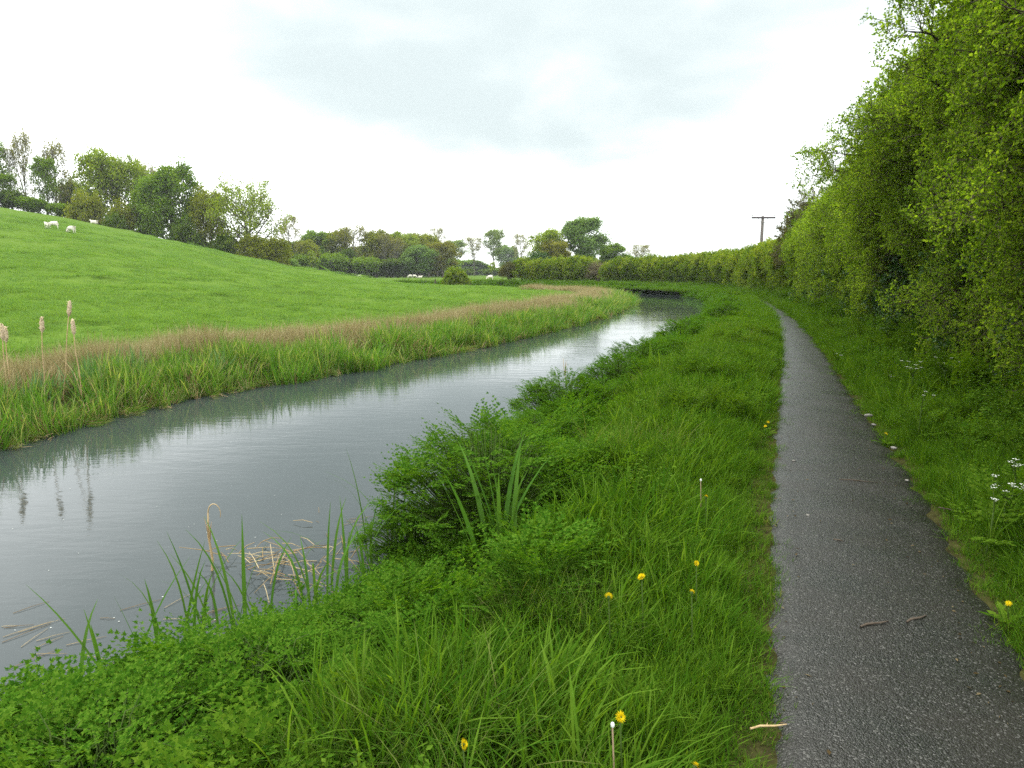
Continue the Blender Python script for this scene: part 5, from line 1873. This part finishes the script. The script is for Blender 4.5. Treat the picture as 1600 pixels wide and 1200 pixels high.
def blade_leaf(h, w, lean, az, droop=.1, fold=.25, seg=7):
    """A sword-shaped leaf with a keel, as its own mesh."""
    V, Q = [], []
    dx, dy = math.cos(az), math.sin(az)
    sx, sy = -dy, dx
    for i in range(seg + 1):
        t = i / seg
        ww = w * (1 - t ** 3.2) * (0.7 + .5 * t * (1 - t) * 2) / 2 + .0006
        c = np.array([dx * h * (lean * t + droop * t ** 3), dy * h * (lean * t + droop * t ** 3), h * (t - .5 * droop * t ** 3)])
        V += [c - np.array([sx, sy, 0]) * ww, c + np.array([dx, dy, 0]) * ww * fold, c + np.array([sx, sy, 0]) * ww]
    for i in range(seg):
        k = 3 * i
        Q += [(k, k + 1, k + 4, k + 3), (k + 1, k + 2, k + 5, k + 4)]
    return V, Q


def sword_clump(name, label, cat, px, py, zg, n, h, w, spread, mat='iris', lean=(.02, .3), droop=(.0, .3), group='sword-leaved plants at the near water edge', seed=0):
    g = gp(px, py, zg)
    root = thing(name, label, cat, (g[0], g[1], max(WATER - .05, hz(*g) - .04)), 0, None, group)
    r = np.random.default_rng(seed)
    for k in range(n):
        V, Q = blade_leaf(r.uniform(*h), r.uniform(*w), r.uniform(*lean), r.uniform(0, 6.28), r.uniform(*droop))
        o = r.normal(0, spread, 2)
        mb = MB(); mb.add(np.array(V) + [o[0], o[1], 0], None, Q)
        link('leaf', mb.mesh('sword_leaf', mat), root)
    return root


sword_clump('yellow_flag', 'tall sword-leaved flag in front of the largest dropwort clump', 'plant', 790, 868, -.15, 10, (.6, 1.0), (.026, .042), .06, seed=1)
sword_clump('yellow_flag', 'lone sword leaves leaning left before the largest dropwort clump', 'plant', 760, 872, -.15, 4, (.8, 1.1), (.028, .042), .02, lean=(.2, .45), seed=2)
sword_clump('yellow_flag', 'sparse sword leaves standing between the two dead stalks', 'plant', 262, 1010, -.4, 5, (.5, .75), (.018, .028), .08, seed=3)
sword_clump('yellow_flag', 'sword leaves left of the tall dead stalk', 'plant', 305, 985, -.4, 6, (.5, .75), (.016, .026), .07, seed=4)
sword_clump('yellow_flag', 'sword leaves right of the tall dead stalk', 'plant', 385, 965, -.4, 9, (.5, .8), (.018, .028), .10, seed=5)
sword_clump('yellow_flag', 'sword leaves beside the broken reed litter', 'plant', 470, 935, -.35, 9, (.45, .75), (.014, .024), .12, lean=(.05, .5), droop=(.1, .7), seed=6)
sword_clump('yellow_flag', 'upright sword leaves right of the reed litter', 'plant', 545, 895, -.35, 12, (.45, .8), (.012, .022), .13, droop=(.1, .6), seed=7)
sword_clump('yellow_flag', 'tall narrow sword leaves left of the largest dropwort clump', 'plant', 590, 862, -.4, 14, (.5, .95), (.010, .020), .13, droop=(.0, .5), seed=8)
sword_clump('yellow_flag', 'short sword leaves before the nettles near the verge edge', 'plant', 690, 880, -.15, 7, (.25, .42), (.016, .024), .10, lean=(.05, .5), seed=9)
sword_clump('yellow_flag', 'sword leaves rising through the bottom left dropwort', 'plant', 175, 1060, -.35, 5, (.45, .7), (.016, .026), .10, lean=(.1, .5), seed=10)
sword_clump('dock', 'broad upright dock leaves among the third dropwort clump', 'plant', 1016, 590, -.25, 7, (.5, .95), (.09, .14), .12, 'nettle', lean=(.05, .3), seed=11)
sword_clump('yellow_flag', 'sword leaves beside the second large dropwort clump', 'plant', 880, 668, -.25, 9, (.4, .7), (.014, .024), .15, seed=12)


# ---- dead stalks
def stalk(px_b, py_b, px_t, py_t, y, label, head=False, rad=.006, loop=False, group='dead straw-coloured stalks by the water'):
    b, t = at(px_b, py_b, y), at(px_t, py_t, y)
    z0 = max(WATER - .05, min(b.z, hz(b.x, y)))
    b.z = z0
    root = thing('reedmace' if head else 'dead_stalk', label, 'bulrush' if head else 'stalk', b, group=group)
    d = np.array(t - b)
    mb = MB()
    C = np.array([d * 0, d * .3 + [.01, 0, 0], d * .65 - [.008, 0, 0], d])
    mb.tube(C, [rad * 1.2, rad, rad * .85, rad * .6], 6)
    link('stem', mb.mesh('stalk_stem', 'straw'), root)
    ax = d / np.linalg.norm(d)
    if head:
        L = .26
        m = MB()
        tt = np.linspace(0, 1, 10)
        m.tube(d[None] - ax * L * (1 - tt)[:, None] * .92 + ax * .02, np.array([.006, .022, .028, .030, .031, .030, .028, .026, .022, .009]) * (1 + .18 * np.sin(np.arange(10) * 2.1 + px_t)), 9)
        link('seed_head', m.mesh('seed_head', 'seed_head'), root)
        m = MB()
        for q in range(26):
            p = d - ax * L * rng.random() * .8
            a = rng.uniform(0, 6.28)
            e = p + np.array([math.cos(a), math.sin(a), -.5]) * rng.uniform(.03, .05)
            m.blades(p[None], np.array([a]), np.array([.05]), np.array([.014]), np.array([.7]), np.array([.6]), 2)
        link('fluff', m.mesh('seed_fluff', 'seed_head'), root)
        V, Q = blade_leaf(.75, .016, .12, rng.uniform(0, 6.28), .3)
        m = MB(); m.add(V, None, Q)
        link('leaf', m.mesh('dead_leaf', 'dead_reed'), root)
    else:
        m = MB()
        for q in range(5):
            V, Q = blade_leaf(np.linalg.norm(d) * rng.uniform(.3, .5), .012, rng.uniform(.02, .12), rng.uniform(0, 6.28), .08)
            m.add(np.array(V) + d * rng.uniform(.35, .55), None, Q)
        link('sheath', m.mesh('stalk_sheath', 'straw'), root)
        if loop:
            m = MB()
            a = np.linspace(0, 3.6, 12)
            m.tube(d + np.c_[.045 - .045 * np.cos(a), a * 0, .07 * np.sin(a)], np.linspace(.005, .002, 12), 5)
            link('curled_leaf', m.mesh('curled_leaf', 'straw'), root)


stalk(335, 950, 325, 802, 4.9, 'tall pale dead stalk with curled tip standing by the water', rad=.009, loop=True)
stalk(70, 1075, 54, 996, 4.0, 'short frayed dead stalk at the lower left water edge', rad=.011)
stalk(885, 650, 880, 560, 13.2, 'thin grey dead stalk above the second large dropwort clump', rad=.006)
stalk(541, 1110, 536, 1058, 3.4, 'short brown dead stalk among the grass near the bottom', rad=.008)
BG = 'bulrush stalks standing in the reed bed at left'
stalk(10, 620, 3, 508, 10.0, 'leftmost bulrush head, cut by the left edge of the picture', True, .008, group=BG)
stalk(16, 620, 8, 512, 10.3, 'bulrush just right of the leftmost one', True, .008, group=BG)
stalk(68, 610, 65, 497, 10.4, 'single bulrush between the edge pair and the tall pair', True, .008, group=BG)
stalk(96, 600, 109, 472, 10.6, 'tallest bulrush, leaning right above the reeds', True, .008, group=BG)
stalk(126, 600, 113, 500, 10.5, 'bulrush right of the tallest, leaning left', True, .008, group=BG)


# ---- broken reed litter lying on the near water edge, floating specks
def litter():
    m = MB()
    for k in range(70):
        g = gp(rng.normal(440, 45), rng.normal(895, 22), WATER)
        a = rng.uniform(0, 6.28)
        L = rng.uniform(.08, .35)
        p = np.array([g[0], g[1], WATER + rng.uniform(.005, .10)])
        e = p + np.array([math.cos(a) * L, math.sin(a) * L, rng.normal(0, .05)])
        e[2] = max(e[2], WATER + .004)
        m.tube([p, (p + e) / 2 + [0, 0, .015], e], [.0035, .003, .002], 4)
    link('reed_debris', m.mesh('reed_debris', 'dead_reed'), kind='stuff', label='heap of broken straw reed stems at the near water edge')
    m = MB()
    for k in range(60):
        if k < 34:
            g = gp(rng.uniform(0, 330), rng.uniform(950, 1080), WATER)
        else:
            g = gp(rng.uniform(480, 640), rng.uniform(800, 880), WATER)
        if sdist(g[None], NB)[0][0] > -.05:
            continue
        a = rng.normal(.6, .5); L = rng.uniform(.05, .28)
        p = np.array([g[0], g[1], WATER + .004])
        m.tube([p, p + [math.cos(a) * L * .5, math.sin(a) * L * .5, .004], p + [math.cos(a) * L, math.sin(a) * L, 0]], [.0016, .0016, .001], 4)
    link('floating_straw', m.mesh('floating_straw', 'dead_reed'), kind='stuff', label='thin dead straws floating near the towpath bank')
    m = MB()
    for k in range(45):
        g = gp(rng.uniform(20, 640), rng.uniform(760, 990), WATER)
        if sdist(g[None], NB)[0][0] > -.1 or -sdist(g[None], FB)[0][0] > -.2:
            continue
        a = np.linspace(0, 6.28, 6, endpoint=False)
        q = rng.uniform(.003, .006)
        V = np.vstack([[g[0], g[1], WATER + .007], np.c_[g[0] + q * np.cos(a), g[1] + q * .7 * np.sin(a), np.full(6, WATER + .005)]])
        m.add(V, [(0, 1 + j, 1 + (j + 1) % 6) for j in range(6)])
    link('floating_petals', m.mesh('floating_petals', 'white_petal'), kind='stuff', label='tiny white petals floating on the canal')


litter()


# ------------------------------------------------------------------ flowers
def dandelion_head(seed, rad=.021):
    r = np.random.default_rng(seed)
    m = MB()
    for ring, (n, rr, zt, el) in enumerate(((16, 1.0, .002, .15), (14, .78, .006, .45), (11, .5, .010, .9))):
        a = np.arange(n) / n * 6.283 + ring * .2 + r.normal(0, .06, n)
        D = np.c_[np.cos(a), np.sin(a), np.full(n, el)]
        m.leaves(np.tile([[0, 0, zt]], (n, 1)) + D * [.003, .003, 0], D, np.tile([[0, 0, 1.0]], (n, 1)), rad * rr * r.uniform(.9, 1.1, n), rad * .30, .05)
    return m.mesh('dandelion_head', 'yellow', False)


DHEAD = [dandelion_head(i) for i in range(3)]
mleaf = MB()
_r = np.random.default_rng(5)


def toothed_leaf(L=.16, w=.045):
    mid = [np.array([0, L * t, .06 * L * math.sin(t * 3)]) for t in np.linspace(0, 1, 8)]
    V, T = [], []
    for i, p in enumerate(mid):
        t = i / 7
        ww = w * (.35 + .9 * t * (1.25 - t) * 1.3) * (1 if i % 2 else .45) * (1 if i < 7 else .1)
        V += [p + [-ww, -.012 * (i % 2), .004], p, p + [ww, -.012 * (i % 2), .004]]
    for i in range(7):
        k = 3 * i
        T += [(k, k + 1, k + 4, k + 3), (k + 1, k + 2, k + 5, k + 4)]
    return np.array(V), T


def rosette(seed, n=7):
    r = np.random.default_rng(seed)
    m = MB()
    for k in range(n):
        V, Q = toothed_leaf(r.uniform(.11, .2), r.uniform(.025, .04))
        Mx = Matrix.Rotation(k * 6.28 / n + r.normal(0, .2), 3, 'Z') @ Matrix.Rotation(r.uniform(.15, .7), 3, 'X')
        m.add(V @ np.array(Mx).T, None, Q)
    return m.mesh('dandelion_leaves', 'weed', False)


ROS = [rosette(i) for i in range(3)]


def dandelion(px, py, y, label, k=0, tilt=(0.5, 0), size=1.0, clock=False):
    size *= .85
    x_, y, z0 = meet(px, py, .14 if px > 1190 else .34 if y < 6.5 else .25)
    p = at(px, py, y)
    hgt = max(.06, p.z - z0)
    root = thing('seeded_dandelion' if clock else 'dandelion', label, 'flower', (p.x, y, z0), group='dandelions in the verges')
    m = MB(); m.tube([[.02, .03, -.02], [.01, .01, hgt * .5], [0, 0, hgt]], [.003, .0028, .0025], 6)
    link('stem', m.mesh('flower_stem', 'pink_stalk' if clock else 'stalk'), root)
    if clock:
        m = MB(); tt = np.linspace(0, math.pi, 7)
        m.tube(np.c_[tt * 0, tt * 0, hgt + .009 - .009 * np.cos(tt)], .006 * np.sin(tt) + .0004, 10)
        link('flower_head', m.mesh('seed_knob', 'white_petal'), root)
    else:
        link('flower_head', DHEAD[k % 3], root, (0, 0, hgt), (tilt[0], tilt[1], rng.uniform(0, 6.28)), (size, size, size))
        m = MB(); m.tube([[0, 0, hgt - .016], [0, 0, hgt - .008], [0, 0, hgt + .001]], [.003, .0065, .007], 8)
        link('calyx', m.mesh('calyx', 'stalk'), root)
    link('leaves', ROS[k % 3], root, (.02, .03, .02), (0, 0, rng.uniform(0, 6.28)), (.7, .7, .7))


for a in [
    (1003, 902, 3.95, 'largest open dandelion in the middle of the near verge', 0, (.55, .1), 1.05),
    (951, 932, 3.75, 'dandelion seen side-on, lower left of the largest one', 1, (.9, -.9), 1.0),
    (1103, 776, 5.3, 'small dandelion highest up in the near verge', 2, (.7, .1), .8),
    (1088, 880, 4.1, 'half-closed small dandelion upper right of the largest one', 0, (1.0, .4), .75),
    (1081, 925, 3.8, 'half-closed small dandelion lower right of the largest one', 1, (1.0, .6), .75),
    (969, 1120, 2.85, 'dandelion beside the bare seed stalk near the bottom', 2, (.8, .8), .95),
    (723, 1163, 2.72, 'dandelion turned sideways at the bottom centre left', 0, (1.2, -.3), .9),
    (1086, 1197, 2.55, 'dandelion on the bottom edge right of the seed stalk', 1, (.8, 0), .8),
    (1200, 660, 8.0, 'dandelion right at the canal side path edge, upper of two', 2, (.6, 0), .9),
    (1196, 666, 7.85, 'dandelion right at the canal side path edge, lower of two', 0, (.8, .2), .9),
    (1474, 656, 7.0, 'dandelion standing highest on the hedge bank', 1, (1.0, -.3), 1.0),
    (1384, 678, 7.15, 'dandelion leaning over the hedge side path edge', 2, (1.1, -.5), .95),
    (1576, 943, 3.95, 'dandelion near the right edge of the picture', 0, (.7, 0), .8),
    (1404, 598, 9.0, 'small dandelion among weeds under the cow parsley', 1, (.8, 0), .8),
    (1337, 557, 12.6, 'distant dandelion by the hedge side of the path', 2, (.8, 0), 1.2),
    (1323, 543, 13.9, 'furthest dandelion by the hedge side of the path', 0, (.8, 0), 1.1),
]:
    dandelion(*a)
dandelion(957, 1137, 2.75, 'bare pinkish seed stalk with a small white knob', 1, clock=True)
dandelion(1095, 752, 5.6, 'white seed-headed stalk above the small highest dandelion', 2, clock=True)


# ---- cow parsley
def parsley(px, py, y, label, n=5, spread=.12, size=1.0, seed=0):
    size *= .72
    r = np.random.default_rng(seed)
    x_, y, z0 = meet(px, py, .42 if y < 6.5 else .55 if y < 9 else .22)
    p = at(px, py, y)
    root = thing('cow_parsley', label, 'flower', (p.x, y, z0), group='white cow parsley on the hedge bank')
    h = max(.15, p.z - z0)
    m = MB(); m.tube([[0, .03, -.03], [.01, .02, h * .4], [0, 0, h * .75]], [.006, .005, .004], 6)
    link('stem', m.mesh('parsley_stem', 'stalk'), root)
    for k in range(n):
        a = r.uniform(0, 6.28)
        c = np.array([math.cos(a) * spread * r.random() ** .5, math.sin(a) * spread * r.random() ** .5 - .02, h * r.uniform(.88, 1.08)])
        s = MB(); u = MB()
        s.tube([[0, 0, h * .7], c * [.5, .5, 1] * [1, 1, .87], c - [0, 0, .02]], [.003, .0022, .0018], 4, False)
        for q in range(8):
            b = q * 2.4; rr = .030 * size * math.sqrt((q + .5) / 8)
            t = c + np.array([math.cos(b) * rr, math.sin(b) * rr, r.normal(0, .003)])
            s.tube([c - [0, 0, .02], t], [.0012, .0008], 3, False)
            nf = 6
            ang = np.arange(nf) / nf * 6.28 + r.random()
            D = np.c_[np.cos(ang), np.sin(ang), np.full(nf, .25)]
            u.leaves(np.tile(t[None], (nf, 1)), D, np.tile([[0, 0, 1.0]], (nf, 1)), .0085 * size, .007 * size, .05)
        link('stalk', s.mesh('umbel_stalk', 'stalk'), root)
        link('umbel', u.mesh('umbel', 'white_petal', False), root)
    link('leaves', WEED[seed % 4], root, (0, 0, .05), (0, 0, r.uniform(0, 6.28)), (1.2, 1.2, 1.2))


parsley(1428, 568, 8.6, 'largest cow parsley spray in the shade of the hedge', 8, .17, 1.1, 1)
parsley(1478, 562, 8.4, 'cow parsley right of the largest spray', 5, .16, 1.0, 2)
parsley(1442, 612, 8.0, 'sparse cow parsley just below the largest spray', 3, .10, .8, 3)
parsley(1390, 585, 9.4, 'small cow parsley left of the largest spray', 3, .07, .8, 4)
parsley(1576, 752, 5.6, 'cow parsley cluster nearest the camera at the right edge', 8, .10, 1.0, 5)
parsley(1590, 722, 6.0, 'cow parsley behind the nearest cluster at the right edge', 4, .06, 1.0, 6)
parsley(1556, 768, 5.5, 'low cow parsley left of the nearest cluster', 3, .05, .8, 7)
parsley(1310, 553, 14.0, 'small white cow parsley far along the hedge bank', 3, .06, 1.1, 8)
parsley(1345, 506, 20.0, 'furthest cow parsley flecks on the hedge bank', 4, .20, 1.4, 9)


# ------------------------------------------------------------------ bits on the path
def stone(px, py, size, label, seed):
    g = gp(px, py, 0)
    r = np.random.default_rng(seed)
    m = MB()
    rings, sd = 5, 9
    V = []
    for i in range(rings):
        t = (i / (rings - 1)) * math.pi * .98 + .03
        for j in range(sd):
            a = j / sd * 6.283
            k = 1 + .22 * math.sin(2 * a + seed) + r.normal(0, .08)
            V.append((math.sin(t) * math.cos(a) * k, math.sin(t) * math.sin(a) * .7 * k, math.cos(t) * .42))
    Q = [(sd * i + j, sd * (i + 1) + j, sd * (i + 1) + (j + 1) % sd, sd * i + (j + 1) % sd) for i in range(rings - 1) for j in range(sd)]
    m.add(np.array(V) * size * .75, None, Q)
    link('stone', m.mesh('stone', 'stone'), None, (g[0], g[1], .02 + .15 * size), (0, 0, r.uniform(0, 6)), label=label, category='stone', group='pale stones at the path edge')


stone(1357, 653, .065, 'largest pale flat stone on the hedge side path edge', 1)
stone(1365, 667, .038, 'small pale stone just below the largest flat stone', 2)
stone(1396, 704, .045, 'pale stone further down the hedge side path edge', 3)
stone(1417, 755, .026, 'tiny white pebble nearest the camera on the path edge', 4)
stone(1240, 724, .028, 'pale chip embedded on the canal side of the path', 5)
stone(1262, 810, .022, 'small white chip in the middle left of the path', 6)


def twig(p0, p1, label, rad=.004, mat='twig_bark'):
    a, b = gp(*p0, 0.03), gp(*p1, 0.03)
    root = np.r_[a, .036]
    d = np.r_[b - a, 0]
    m = MB()
    n = np.array([-d[1], d[0], 0])
    m.tube([d * 0, d * .3 + n * .06, d * .65 - n * .04 + [0, 0, .004], d], [rad, rad * 1.1, rad * .9, rad * .5], 6)
    m.tube([d * .45, d * .55 + n * .14], [rad * .6, rad * .3], 4)
    link('twig', m.mesh('twig', mat), None, root, label=label, category='twig', group='wet twigs lying on the path')


twig((1344, 981), (1388, 972), 'dark twig left of two in the middle of the path', .005)
twig((1416, 974), (1447, 963), 'dark twig right of two in the middle of the path', .005)
twig((1311, 750), (1372, 755), 'long thin twig lying across the path further up')
twig((1172, 1141), (1229, 1134), 'pale straw twig poking in from the verge at the bottom', .004, 'straw')
twig((1466, 794), (1520, 806), 'dark twig on the grass right of the path')
twig((1302, 844), (1318, 847), 'tiny dark twig in the middle of the path')


# wet leaf litter flecks on the path margins
def path_litter():
    n = 700
    P, N, s = along(PL, n, lambda r: 1 / (.8 + r))
    u = rng.random(n)
    w = np.where(rng.random(n) < .5, rng.exponential(.09, n), .95 - rng.exponential(.10, n))
    P = P + N * np.clip(w, 0, 1)[:, None]
    m = MB()
    a = rng.uniform(0, 6.28, n)
    L = rng.uniform(.012, .035, n)
    zc_ = .012 + .022 * (1 - (2 * np.clip(w, 0, 1) - 1) ** 2) + .006
    m.leaves(np.c_[P, zc_], np.c_[np.cos(a), np.sin(a), rng.normal(0, .15, n)], np.array([0, 0, 1.0]) + rng.normal(0, .3, (n, 3)), L, L * rng.uniform(.2, .6, n), .15)
    link('path_litter', m.mesh('path_litter', 'litter', False), kind='stuff', label='brown leaf and straw flecks scattered on the wet path')


path_litter()


# ------------------------------------------------------------------ haze in the air
def haze():
    m, t = new_mat('haze')
    v = nd(t, 'ShaderNodeVolumePrincipled')
    v.inputs['Color'].default_value = (0.90, 0.95, 0.98, 1)
    v.inputs['Density'].default_value = 0.0002
    v.inputs['Anisotropy'].default_value = 0.2
    o = nd(t, 'ShaderNodeOutputMaterial')
    t.links.new(v.outputs[0], o.inputs['Volume'])
    mb = MB()
    x, y0, y1, z0, z1 = 760, -760, 760, -4.0, 35.0
    V = [(-x, y0, z0), (x, y0, z0), (x, y1, z0), (-x, y1, z0), (-x, y0, z1), (x, y0, z1), (x, y1, z1), (-x, y1, z1)]
    mb.add(V, None, [(3, 2, 1, 0), (4, 5, 6, 7), (0, 1, 5, 4), (1, 2, 6, 5), (2, 3, 7, 6), (3, 0, 4, 7)])
    link('haze', mb.mesh('haze', m, False), kind='stuff', label='thin damp haze paling the distant trees')


haze()
